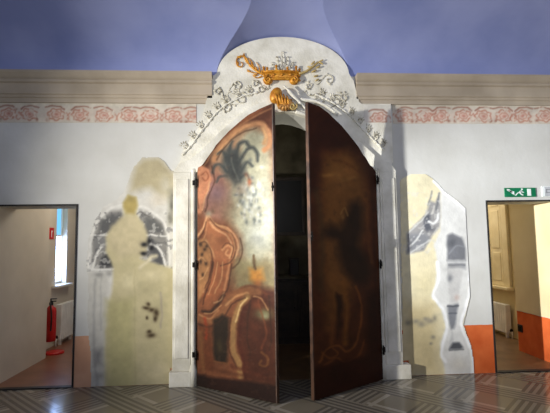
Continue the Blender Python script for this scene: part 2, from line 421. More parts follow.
prism(bm, poly_r, -PD, 0.0)
poly_l = [(2*AX-x, z) for x, z in poly_r]; prism(bm, poly_l, -PD, 0.0)
build('archivolt', bm, M_STUCCO, portal)
# inner and outer roll mouldings of the arch
for nm, pts, r in (('arch_roll', [(h, open_z(h)+0.012) for h in np.linspace(0.12, 1.04, 50)], 0.022),):
    for s in (-1, 1):
        bm = bmesh.new(); tube(bm, [(AX+s*h, -PD-0.004, z) for h, z in pts], r, 8); build(nm, bm, M_STUCCO, portal, smooth=True)
# stucco field above the arch, up to the lunette
fld = [at(*p) for p in ((178, 158), (186, 147), (199, 128), (204, 113), (206, 104), (210, 90), (214, 78))]
fld = [(AX-1.24, 2.50)]+fld[1:-1]+[(-0.40, 3.54)]
fld += [(LC-LW*0.985*math.cos(a), HC+LH*0.985*math.sin(a)) for a in np.linspace(0.04, PI-0.04, 30)]
fld += [(1.29, 3.50), (1.35, 3.24)]+[(1.38, 3.215), (1.74, 3.215), (1.74, 2.50)]
low = [(AX+float(h), float(z)-0.03) for h, z in outl[::-1]]+[(AX-float(h), float(z)-0.03) for h, z in outl[1:]]
bm = bmesh.new(); prism(bm, fld+low, -0.045, 0.0)
build('tympanum', bm, M_STUCCO, portal)
# the frieze runs on over the right shoulder of the portal
nx = 48; xx = np.linspace(1.40, 1.735, nx); zz = np.linspace(2.985, 3.20, 28)
me = grid_mesh('stencilled_band', np.array([[x, -0.048, z] for x in xx for z in zz]), nx, 28); thicken(me, (0, 0.004, 0))
X, Y = mesh_measure(me); b = Brush(X, Y, (216, 211, 198), 1.0)
rose(b, 379, 117, 1)
b.mottle(0.06, 5, 3); b.write(me); link('stencilled_band', me, M_STENCIL, portal)

# relief: acanthus scrolls along the hood, curls beside the crown
def spiral(cx, cz, r, turns, a0, s=1, n=26, y=-0.06):
    return [(cx+r*(1-0.82*k/n)*math.cos(a0+s*2*PI*turns*k/n), y-0.012*k/n, cz+r*(1-0.82*k/n)*math.sin(a0+s*2*PI*turns*k/n)) for k in range(n+1)]
def scroll_part(name, px, py, rpx, turns, a0, s, mat, rad, y=-0.06, leaf=True, parent=portal, tail=None):
    cx, cz = at(px, py, y); r = rpx*0.0118
    pts = spiral(cx, cz, r, turns, a0, s, 26, y)
    if tail is not None:
        tx, tz = at(*tail, y); p0 = np.array(pts[0]); q = np.array((tx, y, tz)); mid = (p0+q)/2
        d = np.array([-math.sin(a0), 0, math.cos(a0)])*s*-r*0.8
        pts = [tuple(v) for v in smooth_path([q, mid+d*0.5, p0], 6)][:-1]+pts
    n = len(pts); rr = [rad*(0.35+0.65*math.sin(PI*min(1, (i+1)/n*1.1)) if i < n*0.6 else 1-0.5*(i/n)) for i in range(n)]
    bm = bmesh.new(); tube(bm, pts, rr, 7)
    if leaf:
        for k in range(2, n-6, 6):
            p = pts[k]; ang = random.uniform(0, 2*PI); ball(bm, (p[0]+rad*1.6*math.cos(ang), p[1]-0.004, p[2]+rad*1.6*math.sin(ang)), rad*1.15, 1.7, 0.7, 0.75, -ang)
    return build(name, bm, mat, parent, smooth=True)
# hood foliage on either side
for s, px_pts in ((-1, [(182, 155), (192, 144), (199, 134), (207, 124), (215, 114), (224, 106), (234, 100), (246, 95), (258, 92)]),
                  (1, [(385, 150), (377, 143), (370, 136), (362, 128), (354, 119), (345, 111), (335, 104), (325, 98), (315, 94)])):
    P2 = [at(*p, -0.06) for p in px_pts]
    bm = bmesh.new(); pp = smooth_path([(x, -0.05, z) for x, z in P2], 6)
    tube(bm, [tuple(p) for p in pp], [0.013+0.005*math.sin(i*1.9) for i in range(len(pp))], 8)
    hood = build('hood_moulding', bm, M_STUCCO, portal, smooth=True)
    for i in range(len(P2)-1):
        x, z = (P2[i][0]+P2[i+1][0])/2, (P2[i][1]+P2[i+1][1])/2
        nx_, nz_ = s*0.55, 0.83
        bm = bmesh.new(); cx, cz = x+nx_*0.045, z+nz_*0.045
        tube(bm, spiral(cx, cz, 0.036, 1.2, -PI/2*s, s, 16, -0.05), [0.008]*10+[0.006]*7, 6)
        for k in range(4):
            a = math.atan2(nz_, nx_)+(k-1.5)*0.5
            ball(bm, (cx+0.052*math.cos(a), -0.048, cz+0.052*math.sin(a)), 0.010, 1.9, 0.5, 0.7, -a)
        build('leaf_curl', bm, M_RELIEF, hood, smooth=True)
for args in ((242, 99, 7, 1.3, 0.5, 1, (253, 90)), (256, 84, 4, 1.1, 0.5, 1, (262, 88)), (308, 86, 4, 1.1, 0.5, -1, (302, 82)), (226, 108, 6, 1.2, 2.2, -1, (238, 104)), (262, 90, 5, 1.2, 0, 1, (270, 82)),
             (318, 100, 7, 1.3, 2.4, -1, (306, 90)), (336, 101, 7, 1.3, 0.4, 1, (326, 108)), (329, 80, 6, 1.2, 2.6, -1, (318, 84)), (345, 98, 5, 1.1, 1.0, 1, (337, 92)),
             (237, 86, 5, 1.1, 1.5, -1, (228, 94)), (218, 92, 4, 1.1, 0.4, 1, (224, 100))):
    scroll_part('foliage_scroll', args[0], args[1], args[2], args[3], args[4], args[5], M_RELIEF, 0.009, y=-0.048, tail=args[6])
# finial sprig above the crown
for dx, top in ((0, 51), (-4, 56), (5, 56), (-9, 62), (10, 62)):
    bm = bmesh.new(); a = at(282+dx*0.3, 71, -0.06); t = at(282+dx, top, -0.06)
    pts = smooth_path([(a[0], -0.06, a[1]), ((a[0]+t[0])/2+dx*0.002, -0.075, (a[1]+t[1])/2), (t[0], -0.06, t[1])], 6)
    tube(bm, [tuple(p) for p in pts], [0.008]*4+[0.007]*5+[0.004]*(len(pts)-9), 6)
    for k in (5, 8, 11):
        p = pts[k]; ball(bm, (p[0]+0.016*(1 if dx >= 0 else -1), -0.066, p[2]), 0.010, 1.3, 0.6, 0.8, 0.6)
    build('sprig', bm, M_RELIEF, portal, smooth=True)
# gilded crown
crown_o = None
bm = bmesh.new()
xa, za = at(264, 78.5, -0.11); xb, zt = at(300, 70.5, -0.11)
cw = xb-xa; cxm = (xa+xb)/2; zb = za
band = [(cxm+cw/2*math.sin(t), -0.055-0.05*math.cos(t)) for t in np.linspace(-PI/2, PI/2, 21)]
vt = [bm.verts.new((x, y, zt)) for x, y in band]; vb = [bm.verts.new((x, y, zb)) for x, y in band]
for i in range(20): bm.faces.new([vb[i], vb[i+1], vt[i+1], vt[i]])
bm.faces.new(vt); bm.faces.new(vb[::-1])
tube(bm, [(x, y-0.004, zb) for x, y in band], 0.014, 8); tube(bm, [(x, y-0.004, zt-0.005) for x, y in band], 0.012, 8)
for i in range(1, 20, 3):
    x, y = band[i]; ball(bm, (x, y-0.006, (zt+zb)/2), 0.016)
crown_o = build('gilded_crown', bm, M_GOLD, portal, smooth=True)
for i in range(0, 21, 4):
    x, y = band[i]
    bm = bmesh.new(); h = 0.035 if i % 8 else 0.055
    tube(bm, [(x, y, zt-0.01), (x, y-0.004, zt+h*0.5), (x, y, zt+h)], [0.016, 0.013, 0.005], 7); ball(bm, (x, y, zt+h), 0.016)
    build('crown_point', bm, M_GOLD, crown_o, smooth=True)
for px in (268, 294):                        # curled lappets hanging from the crown's ends
    bm = bmesh.new(); x, z = at(px, 80.5, -0.08)
    ball(bm, (x, -0.07, z), 0.052, 1.1, 0.75, 0.95); tube(bm, spiral(x, z, 0.048, 1.3, PI/2, 1 if px < 270 else -1, 18, -0.105), 0.012, 7)
    build('lappet', bm, M_GOLD, crown_o, smooth=True)
# gilded branches left and right
bm = bmesh.new()
def spray(bm, px_pts, r0, r1, y=-0.06):
    q = smooth_path([(x, y, z) for x, z in [at(a_, b_, y) for a_, b_ in px_pts]], 6)
    tube(bm, [tuple(p) for p in q], [r0+(r1-r0)*i/(len(q)-1) for i in range(len(q))], 7)
spray(bm, [(266, 75), (260, 73), (254, 69), (249, 64), (245, 59), (244, 53)], 0.016, 0.006)
spray(bm, [(249, 64), (246, 58), (241, 56), (237, 59), (237, 65), (241, 67), (243, 64), (241, 62)], 0.011, 0.006)
spray(bm, [(254, 69), (252, 62), (248, 58)], 0.009, 0.004); spray(bm, [(260, 73), (259, 66), (256, 62)], 0.009, 0.004); spray(bm, [(258, 74), (251, 72), (247, 69)], 0.009, 0.004); spray(bm, [(262, 76), (257, 78), (253, 76)], 0.009, 0.004)
for px, py, ang in ((247, 62, 0.9), (251, 66, 0.2), (252, 64, 1.3), (256, 68, 0.9), (258, 71, 0.3), (262, 72, 1.4), (249, 71, 0.2), (255, 75, 0.1), (244, 56, 1.2), (239, 57, 0.4), (238, 63, 1.5)):
    x, z = at(px, py, -0.065); ball(bm, (x, -0.06, z), 0.016, 1.7, 0.6, 0.7, ang)
build('gilded_branch', bm, M_GOLD, portal, smooth=True)
bm = bmesh.new(); p3 = [at(px, py, -0.07) for px, py in ((299, 74), (305, 72), (310, 69), (315, 65), (319, 62), (323, 60))]
pts = smooth_path([(x, -0.075, z) for x, z in p3], 6); tube(bm, [tuple(p) for p in pts], [0.018-0.010*i/len(pts) for i in range(len(pts))], 8)
for px, py, r in ((313, 63, .022), (318, 67, .022), (321, 63, .02), (310, 67, .022), (314, 71, .024), (316, 76, .02), (317, 80, .018)):
    x, z = at(px, py, -0.075); ball(bm, (x, -0.075, z), r, 1.6, 0.7, 0.55, random.uniform(-0.9, 0.9))
build('gilded_branch', bm, M_GOLDPALE, portal, smooth=True)
# keystone: gilded lobe, ochre shell, white volute
bm = bmesh.new(); x, z = at(276, 95, -0.16); ball(bm, (x, -0.14, z), 0.072, 1.0, 0.9, 1.4, 0.35)
x, z = at(283, 104, -0.16); ball(bm, (x, -0.15, z), 0.07, 0.9, 0.9, 1.2, -0.3)
for k in range(5):
    xx_, zz_ = at(274+k*3.2, 90+k*1.2, -0.2); x1, z1 = at(279+k*2.6, 106+k*0.5, -0.2)
    tube(bm, [(xx_, -0.17, zz_), ((xx_+x1)/2, -0.215, (zz_+z1)/2), (x1, -0.18, z1)], [0.010, 0.016, 0.010], 7)
key = build('gilded_keystone', bm, M_GOLD, portal, smooth=True)
bm = bmesh.new()
for k in range(7):
    a = -2.4+k*0.5; x, z = at(285, 103, -0.2)
    tube(bm, [(x, -0.15, z), (x+0.06*math.cos(a), -0.20, z+0.05*math.sin(a)), (x+0.10*math.cos(a), -0.17, z+0.085*math.sin(a))], [0.014, 0.026, 0.012], 8)
ball(bm, (x, -0.15, z), 0.075, 1.25, 0.8, 1.0)
build('keystone_shell', bm, M_OCHRE, key, smooth=True)
bm = bmesh.new(); x, z = at(293, 106, -0.2); ball(bm, (x, -0.16, z), 0.04, 1.1, 0.8, 0.9); tube(bm, spiral(x, z, 0.05, 1.2, 0.6, -1, 18, -0.19), 0.012, 7); build('keystone_curl', bm, M_GOLDPALE, key, smooth=True)
bm = bmesh.new(); p3 = [at(px, py, -0.15) for px, py in ((284, 86), (289, 91), (294, 97), (300, 103), (306, 109))]
tube(bm, [tuple(p) for p in smooth_path([(x, -0.15, z) for x, z in p3], 5)], [0.012]*5+[0.022]*(5*4+1-10)+[0.014]*5, 10)
p3 = [at(px, py, -0.12) for px, py in ((300, 100), (314, 101), (326, 106), (338, 115))]
tube(bm, [tuple(p) for p in smooth_path([(x, -0.125, z) for x, z in p3], 5)], [0.022]*6+[0.016]*10, 10)
build('keystone_volute', bm, M_STUCCO, portal, smooth=True)

# ------------------------------------------------------------------ the two painted leaves
def leaf(side, contour_px, paint, label):
    hx, hy = HINGE[side]; fx, fy = FREE[side]
    W = math.hypot(fx-hx, fy-hy); dx, dy = (fx-hx)/W, (fy-hy)/W
    nx_, ny_ = (dy, -dx) if side == 'L' else (-dy, dx)        # face turned to the hall
    if ny_ > 0: nx_, ny_ = -nx_, -ny_
    # contour on the leaf plane
    n3 = np.array([nx_, ny_, 0]); p0 = np.array([hx, hy, 0])
    cu = []
    for px, py in contour_px:
        d = ray(px, py); h = CAM+d*(((p0-CAM) @ n3)/(d @ n3)); cu.append(((h[0]-hx)*dx+(h[1]-hy)*dy, h[2]))
    cu = np.array(cu); cu[0, 0] = 0; cu[-1, 0] = W
    top = lambda u: np.interp(u, cu[:, 0], cu[:, 1])
    root = thing('painted_door_leaf', label, 'door', (hx, hy, 0), 'painted leaves of the portal')
    nu, nv, T, Z0 = 170, 440, 0.036, 0.012
    us = np.linspace(0, W, nu); ts = np.linspace(0, 1, nv)
    V = np.array([[hx+u*dx, hy+u*dy, Z0+(top(u)-Z0)*t] for u in us for t in ts])
    me = grid_mesh('painted_panel', V, nu, nv); thicken(me, (-nx_*T*0.35, -ny_*T*0.35, 0))
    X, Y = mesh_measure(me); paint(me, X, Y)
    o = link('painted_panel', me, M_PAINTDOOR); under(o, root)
    # back boards
    bm = bmesh.new(); b0 = [(u, Z0) for u in (0, W)]; pl = [(0, Z0)]+[(u, top(u)) for u in np.linspace(0, W, 60)]+[(W, Z0)]
    f_ = [bm.verts.new((hx+u*dx-nx_*T*0.36, hy+u*dy-ny_*T*0.36, z)) for u, z in pl]; g_ = [bm.verts.new((hx+u*dx-nx_*T, hy+u*dy-ny_*T, z)) for u, z in pl]
    fs = [bm.faces.new(f_), bm.faces.new(g_[::-1])]
    for i in range(len(pl)): bm.faces.new([f_[i], g_[i], g_[(i+1) % len(pl)], f_[(i+1) % len(pl)]])
    bm.normal_update(); bmesh.ops.triangulate(bm, faces=fs, ngon_method='EAR_CLIP')
    under(build('back_boards', bm, M_WOODEDGE), root)
    # meeting stile: worn thin bar along the free edge
    bm = bmesh.new(); zt_ = float(top(W))
    q = [(W-0.008, 0.006), (W+0.004, 0.006), (W+0.004, -T), (W-0.008, -T)]
    a = [bm.verts.new((hx+u*dx+nx_*k, hy+u*dy+ny_*k, Z0)) for u, k in q]; c = [bm.verts.new((hx+u*dx+nx_*k, hy+u*dy+ny_*k, zt_)) for u, k in q]
    bm.faces.new(a); bm.faces.new(c[::-1])
    for i in range(4): bm.faces.new([a[i], c[i], c[(i+1) % 4], a[(i+1) % 4]])
    under(build('meeting_stile', bm, M_WOODEDGE), root)
    # hinges
    for py in ((183, 265, 355) if side == 'L' else (180, 264, 350)):
        _, z = at(196 if side == 'L' else 379, py, hy)
        sgn = -1 if side == 'L' else 1
        bm = bmesh.new(); hxx = hx+sgn*0.012
        lathe(bm, [(0.003, z-0.055), (0.011, z-0.045), (0.013, z-0.02), (0.010, z-0.012), (0.013, z), (0.013, z+0.025), (0.009, z+0.045), (0.003, z+0.055)], hxx, hy-0.02, 12)
        box(bm, min(hxx, hxx+sgn*0.045), max(hxx, hxx+sgn*0.025), hy-0.006, hy+0.02, z-0.025, z+0.03)
        under(build('hinge', bm, M_IRON, smooth=False), root)
    # latch on the free edge; the left one added for a mere glint
    z = 2.12 if side == 'L' else 1.62
    bm = bmesh.new(); cx, cy = hx+(W-0.01)*dx+nx_*0.012, hy+(W-0.01)*dy+ny_*0.012
    ball(bm, (cx, cy, z), 0.012, 1, 1, 1.4); box(bm, cx-0.005, cx+0.005, cy-0.003, cy+0.014, z-0.045, z+0.045)
    under(build('latch_or_glint', bm, M_IRON), root)
    return root
RED, SKY = (108, 58, 38), (186, 184, 164)  # lower leaf: dark red paint, darkened further to stand in for light falloff
def paint_left(me, X, Y):
    b = Brush(X, Y, (150, 92, 60), 1.2)
    b.poly([(190, 165), (275, 100), (280, 100), (280, 150), (270, 135), (255, 124), (235, 132), (215, 155), (208, 175)], (112, 64, 44), 2)
    b.poly([(214, 158), (228, 140), (252, 126), (268, 134), (275, 200), (277, 276), (256, 280), (245, 262), (240, 236), (226, 216), (212, 198)], SKY, 6)
    b.poly([(198, 176), (216, 165), (226, 175), (230, 205), (222, 222), (206, 218), (198, 205)], (182, 130, 116), 5)
    b.blob(217, 194, 10, 12, (150, 120, 136), 0.8); b.blob(228, 208, 10, 12, (168, 142, 116), 0.6); b.blob(222, 165, 8, 10, (190, 134, 110), 0.7)
    b.poly([(222, 150), (232, 138), (244, 132), (240, 150), (226, 168), (216, 172)], (196, 148, 116), 4, 0.7)
    b.blob(262, 210, 14, 40, (204, 202, 192), 0.6); b.blob(258, 238, 12, 16, (200, 204, 206), 0.7); b.blob(262, 160, 8, 18, (196, 190, 168), 0.6)
    # tan arched scroll under the top frame
    b.stroke([(214, 160), (220, 148), (231, 136), (244, 127), (256, 123), (265, 126), (270, 135), (269, 146), (264, 150)], 5, (206, 150, 108), 1.5)
    b.stroke([(263, 128), (266, 136), (265, 143)], 4, (214, 166, 120), 1.5)
    b.stroke([(203, 168), (209, 158), (218, 147), (232, 132), (250, 119), (272, 108)], 1.6, (196, 146, 104), 0.8, 0.6)
    # grey plume: a dark heart with pointed feathers
    b.poly([(224, 150), (230, 146), (238, 150), (243, 160), (246, 172), (242, 184), (234, 186), (226, 178), (221, 168)], (106, 108, 108), 3, 0.95)
    b.poly([(227, 154), (235, 152), (240, 164), (240, 176), (232, 178), (226, 168)], (82, 86, 90), 2.5, 0.9)
    for st, w in (([(234, 168), (236, 154), (240, 144), (246, 141), (249, 146)], 3.4), ([(238, 164), (246, 151), (253, 148), (257, 153), (258, 160)], 3.2), ([(228, 172), (221, 165), (215, 166), (213, 172)], 2.8), ([(230, 164), (229, 152), (233, 142)], 2.8),
                  ([(240, 172), (247, 162), (252, 166)], 2.8), ([(229, 162), (223, 152), (218, 154)], 2.8), ([(240, 178), (246, 174), (249, 179)], 2.4), ([(226, 176), (219, 177), (216, 182)], 2.2)):
        b.stroke(st, w, (84, 90, 94), 1.3, 0.85)
    b.stroke([(231, 158), (234, 170), (238, 180)], 1.2, (136, 138, 134), 0.9, 0.6); b.stroke([(224, 160), (228, 170)], 1.0, (130, 130, 124), 0.9, 0.5)
    rs = np.random.RandomState(3)
    for _ in range(70):
        x, y = rs.normal(251, 8), rs.normal(197, 13); q = rs.rand()
        b.blob(x, y, 1.0+1.6*rs.rand(), 1.2+2.2*rs.rand(), (214, 216, 216) if q < 0.55 else (122, 128, 130), 0.75)
    for x, y in ((244, 188), (250, 198), (247, 206)): b.blob(x, y, 3, 4, (216, 218, 218), 0.7)
    b.blob(249, 182, 2.4, 4, (196, 110, 72), 0.8); b.blob(246, 175, 2.4, 3, (180, 112, 82), 0.5); b.blob(240, 190, 6, 6, (150, 120, 110), 0.4)
    # ear scroll at the upper hinge
    b.poly([(194, 168), (201, 165), (209, 169), (212, 179), (208, 192), (203, 204), (201, 213), (194, 214)], (224, 154, 118), 1.2)
    b.stroke([(202, 175), (206, 172), (209, 177), (206, 181), (203, 178)], 1.3, (170, 100, 70), 0.8, 0.8)
    b.stroke([(210, 182), (206, 196), (202, 210)], 1.4, (236, 182, 140), 0.8, 0.8)
    # gem and the draped scroll
    b.stroke([(197, 236), (203, 228), (207, 217)], 2.4, (232, 176, 132), 1); b.stroke([(198, 246), (205, 236), (208, 222)], 1.8, (226, 168, 122), 1, 0.8)
    b.poly([(207, 220), (219, 226), (231, 229), (238, 240), (237, 258), (228, 266), (213, 262), (206, 250)], (190, 122, 82), 2)
    for k, off in enumerate((0, 3, 6)):
        b.stroke([(208+off*.3, 216+off), (216, 225+off*.8), (227-off*.3, 228+off), (235-off, 236+off*.5), (238-off, 248), (235-off, 258)], 1.8, (232, 176, 132) if k % 2 == 0 else (206, 140, 98), 0.8, 0.9)
    b.stroke([(222, 250), (228, 245), (232, 250), (229, 256), (225, 254), (227, 250)], 1.6, (226, 164, 116), 0.8)
    b.blob(208.5, 214, 3.4, 3.4, (176, 164, 148), 0.95); b.blob(213, 211, 2.5, 3, (110, 90, 70), 0.6)
    # left edge panel with dark specks
    b.poly([(197, 240), (206, 238), (212, 252), (211, 275), (204, 292), (198, 302)], (190, 136, 90), 1.5)
    for x, y in ((201, 245), (205, 250), (202, 255), (207, 246), (200, 262), (206, 264), (203, 275)): b.blob(x, y, 1.8, 2.2, (70, 48, 34), 0.8)
    b.stroke([(206, 240), (214, 255), (212, 275), (204, 292)], 1.6, (222, 168, 122), 0.8, 0.8)
    # middle zone
    b.poly([(236, 258), (276, 262), (278, 300), (250, 292), (234, 288), (228, 276)], (160, 148, 112), 4)
    b.blob(248, 252, 10, 10, (176, 172, 150), 0.6); b.blob(266, 268, 8, 14, (140, 122, 88), 0.6); b.blob(232, 280, 5, 10, (150, 104, 76), 0.7)
    b.poly([(213, 258), (231, 262), (228, 275), (226, 288), (217, 298), (208, 309), (202, 306), (205, 292), (211, 274)], (176, 108, 70), 2)
    b.stroke([(229, 262), (226, 278), (224, 290)], 2.2, (216, 150, 104), 1); b.stroke([(212, 262), (209, 280), (204, 298)], 2, (128, 74, 48), 1, 0.8)
    b.stroke([(202, 311), (211, 311), (219, 303), (224, 296)], 2.4, (70, 46, 34), 1.2, 0.9)
    b.stroke([(214, 303), (221, 300), (224, 293)], 1.4, (214, 170, 128), 0.8, 0.7)
    b.poly([(249, 268), (262, 268), (264, 280), (257, 284), (250, 280)], (214, 150, 62), 3, 0.9); b.stroke([(254, 256), (255, 268)], 2.6, (110, 80, 46), 1, 0.8); b.blob(258, 284, 5, 4, (190, 104, 50), 0.6)
    # big C-scroll and pilaster
    b.poly([(240, 296), (262, 286), (277, 290), (277, 385), (240, 380), (236, 330)], RED, 4)
    b.stroke([(236, 294), (246, 287), (258, 288), (266, 294)], 3, (126, 70, 44), 1.5, 0.9)
    b.stroke([(199, 319), (210, 322), (222, 313), (231, 299), (244, 292), (258, 292)], 8, (164, 108, 70), 2)
    b.stroke([(226, 305), (236, 297), (248, 293)], 2, (222, 164, 112), 1, 0.8); b.stroke([(200, 315), (210, 318), (218, 310)], 1.6, (214, 156, 108), 1, 0.7)
    b.stroke([(248, 297), (240, 306), (235, 320), (233, 335), (234, 352), (239, 364), (240, 376)], 6, (176, 134, 86), 1.5)
    b.stroke([(247, 298), (240, 308), (236, 322)], 1.8, (236, 200, 144), 0.8, 0.8)
    b.stroke([(245, 308), (241, 322), (239, 340), (243, 360), (245, 378)], 2.6, (104, 48, 32), 1.2, 0.8)
    b.blob(264, 314, 9, 6, (150, 150, 112), 0.9); b.blob(266, 317, 4, 3, (190, 190, 156), 0.8); b.blob(258, 305, 6, 5, (170, 96, 60), 0.6)
    b.poly([(199, 322), (212, 326), (214, 370), (199, 372)], (128, 72, 42), 2); b.poly([(201, 372), (198, 330), (203, 330), (205, 372)], (150, 100, 60), 1.5, 0.7)
    b.stroke([(204, 318), (207, 332), (206, 338)], 2.6, (178, 66, 32), 1.2, 0.8)
    b.poly([(213, 320), (222, 314), (229, 318), (228, 345), (227, 364), (214, 362)], (62, 46, 32), 2)
    b.blob(220, 345, 3, 7, (110, 96, 60), 0.5); b.stroke([(214, 362), (228, 364)], 2, (176, 112, 66), 1, 0.6)
    b.stroke([(262, 352), (268, 358), (266, 366), (260, 364), (262, 360)], 2.2, (160, 106, 56), 1, 0.7); b.stroke([(258, 300), (266, 330), (262, 348)], 1.8, (170, 96, 58), 1, 0.6)
    b.stroke([(232, 366), (250, 372), (272, 378)], 3, (118, 62, 40), 1.5, 0.7); b.stroke([(206, 368), (225, 372), (242, 375)], 3, (120, 70, 44), 1.5, 0.7)
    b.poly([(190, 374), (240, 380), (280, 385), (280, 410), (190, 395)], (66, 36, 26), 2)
    DK = (84, 50, 34)
    for st, w in (([(217, 160), (223, 150), (233, 139), (245, 131), (256, 128)], 1.2), ([(212, 166), (214, 182), (209, 196), (205, 212)], 1.2), ([(199, 176), (197, 190), (199, 208)], 1.0), ([(210, 219), (218, 228), (229, 232), (234, 240), (235, 252), (230, 262), (220, 266)], 1.2),
                  ([(206, 222), (203, 232), (198, 240)], 1.0), ([(240, 238), (242, 250), (239, 262), (232, 268)], 1.4), ([(213, 262), (211, 278), (206, 294), (203, 305)], 1.4), ([(231, 264), (229, 278), (227, 290), (219, 300)], 1.4),
                  ([(198, 324), (210, 327), (222, 319), (232, 305), (245, 298)], 1.6), ([(231, 318), (229, 336), (230, 352), (236, 366)], 1.4), ([(200, 244), (206, 242), (212, 254), (211, 272), (205, 288)], 1.0), ([(222, 248), (226, 243), (233, 247), (231, 257)], 1.0),
                  ([(251, 300), (248, 315), (247, 335), (250, 355)], 1.6), ([(268, 296), (271, 320), (270, 350)], 1.4)):
        b.stroke(st, w, DK, 0.8, 0.6)
    for st, w in (([(216, 155), (224, 145), (236, 133), (250, 124)], 1.1), ([(215, 224), (226, 229), (233, 238), (235, 250)], 1.0), ([(217, 262), (215, 278), (209, 294)], 1.0), ([(222, 262), (221, 280), (215, 294)], 1.0), ([(204, 313), (213, 312), (221, 305)], 1.0), ([(254, 296), (262, 300), (268, 310)], 1.2), ([(196, 262), (201, 258), (206, 262)], 1.0), ([(199, 280), (204, 276), (208, 268)], 1.0)):
        b.stroke(st, w, (228, 176, 126), 0.7, 0.7)
    for x, y, c in ((222, 240, (150, 92, 60)), (213, 240, (206, 144, 98)), (205, 330, (150, 92, 54)), (262, 340, (90, 46, 32)), (254, 325, (140, 78, 50)), (244, 275, (150, 128, 92)), (260, 256, (176, 172, 156)), (228, 185, (176, 136, 112)), (215, 206, (176, 130, 112))): b.blob(x, y, 4, 6, c, 0.5)
    b.stroke([(274.5, 100), (276, 250), (277, 405)], 1.6, (100, 70, 46), 0.8, 0.8); b.poly([(194, 376), (206, 374), (212, 392), (194, 392)], (60, 36, 26), 2, 0.7)
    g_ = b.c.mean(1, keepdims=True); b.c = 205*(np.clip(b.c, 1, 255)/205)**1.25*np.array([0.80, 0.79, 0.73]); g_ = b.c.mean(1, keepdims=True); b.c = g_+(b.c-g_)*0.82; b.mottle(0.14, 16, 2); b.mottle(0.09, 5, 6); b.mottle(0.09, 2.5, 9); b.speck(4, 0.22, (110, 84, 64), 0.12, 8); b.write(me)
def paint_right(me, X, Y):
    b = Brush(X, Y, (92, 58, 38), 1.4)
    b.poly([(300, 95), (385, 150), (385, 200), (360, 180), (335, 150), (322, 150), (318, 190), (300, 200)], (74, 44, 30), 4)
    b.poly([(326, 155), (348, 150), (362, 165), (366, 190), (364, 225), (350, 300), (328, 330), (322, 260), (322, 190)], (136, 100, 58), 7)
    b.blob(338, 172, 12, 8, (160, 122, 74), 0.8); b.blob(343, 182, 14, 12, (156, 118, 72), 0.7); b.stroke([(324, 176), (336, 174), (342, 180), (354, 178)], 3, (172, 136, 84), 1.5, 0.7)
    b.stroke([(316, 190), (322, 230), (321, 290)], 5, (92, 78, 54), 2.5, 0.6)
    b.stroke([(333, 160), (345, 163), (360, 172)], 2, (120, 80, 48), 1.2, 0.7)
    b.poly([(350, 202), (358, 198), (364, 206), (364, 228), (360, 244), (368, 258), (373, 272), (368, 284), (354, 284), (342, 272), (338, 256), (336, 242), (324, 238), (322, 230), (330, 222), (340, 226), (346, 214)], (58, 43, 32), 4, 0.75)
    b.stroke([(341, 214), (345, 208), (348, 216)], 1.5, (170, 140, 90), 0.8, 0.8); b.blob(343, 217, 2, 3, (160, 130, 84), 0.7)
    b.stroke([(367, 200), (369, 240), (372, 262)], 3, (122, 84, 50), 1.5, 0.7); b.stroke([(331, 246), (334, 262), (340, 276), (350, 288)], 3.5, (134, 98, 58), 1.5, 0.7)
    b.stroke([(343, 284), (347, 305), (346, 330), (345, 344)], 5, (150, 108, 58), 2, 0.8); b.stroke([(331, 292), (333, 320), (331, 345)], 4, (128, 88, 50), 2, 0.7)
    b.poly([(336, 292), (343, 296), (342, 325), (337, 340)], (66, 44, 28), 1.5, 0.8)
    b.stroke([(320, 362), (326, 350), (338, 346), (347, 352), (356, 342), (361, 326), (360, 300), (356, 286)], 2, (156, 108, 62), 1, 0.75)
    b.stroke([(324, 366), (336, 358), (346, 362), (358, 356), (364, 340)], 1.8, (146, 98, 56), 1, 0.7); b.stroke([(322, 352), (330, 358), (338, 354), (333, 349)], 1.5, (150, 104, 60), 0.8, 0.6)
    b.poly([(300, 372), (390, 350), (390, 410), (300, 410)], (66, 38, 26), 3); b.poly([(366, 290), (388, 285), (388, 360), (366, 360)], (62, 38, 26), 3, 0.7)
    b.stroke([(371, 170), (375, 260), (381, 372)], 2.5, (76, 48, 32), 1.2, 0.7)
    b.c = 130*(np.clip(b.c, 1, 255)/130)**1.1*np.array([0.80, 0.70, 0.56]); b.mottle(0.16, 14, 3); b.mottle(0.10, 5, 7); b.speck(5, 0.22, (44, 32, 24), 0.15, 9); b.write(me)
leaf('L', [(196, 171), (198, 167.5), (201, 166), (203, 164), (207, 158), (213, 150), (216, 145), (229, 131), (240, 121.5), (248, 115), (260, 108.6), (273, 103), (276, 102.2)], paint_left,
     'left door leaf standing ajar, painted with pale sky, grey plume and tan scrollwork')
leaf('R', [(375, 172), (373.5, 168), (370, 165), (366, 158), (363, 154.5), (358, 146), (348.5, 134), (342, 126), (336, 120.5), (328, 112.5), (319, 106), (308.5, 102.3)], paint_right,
     'right door leaf standing ajar, its dark brown painting lost in shadow')

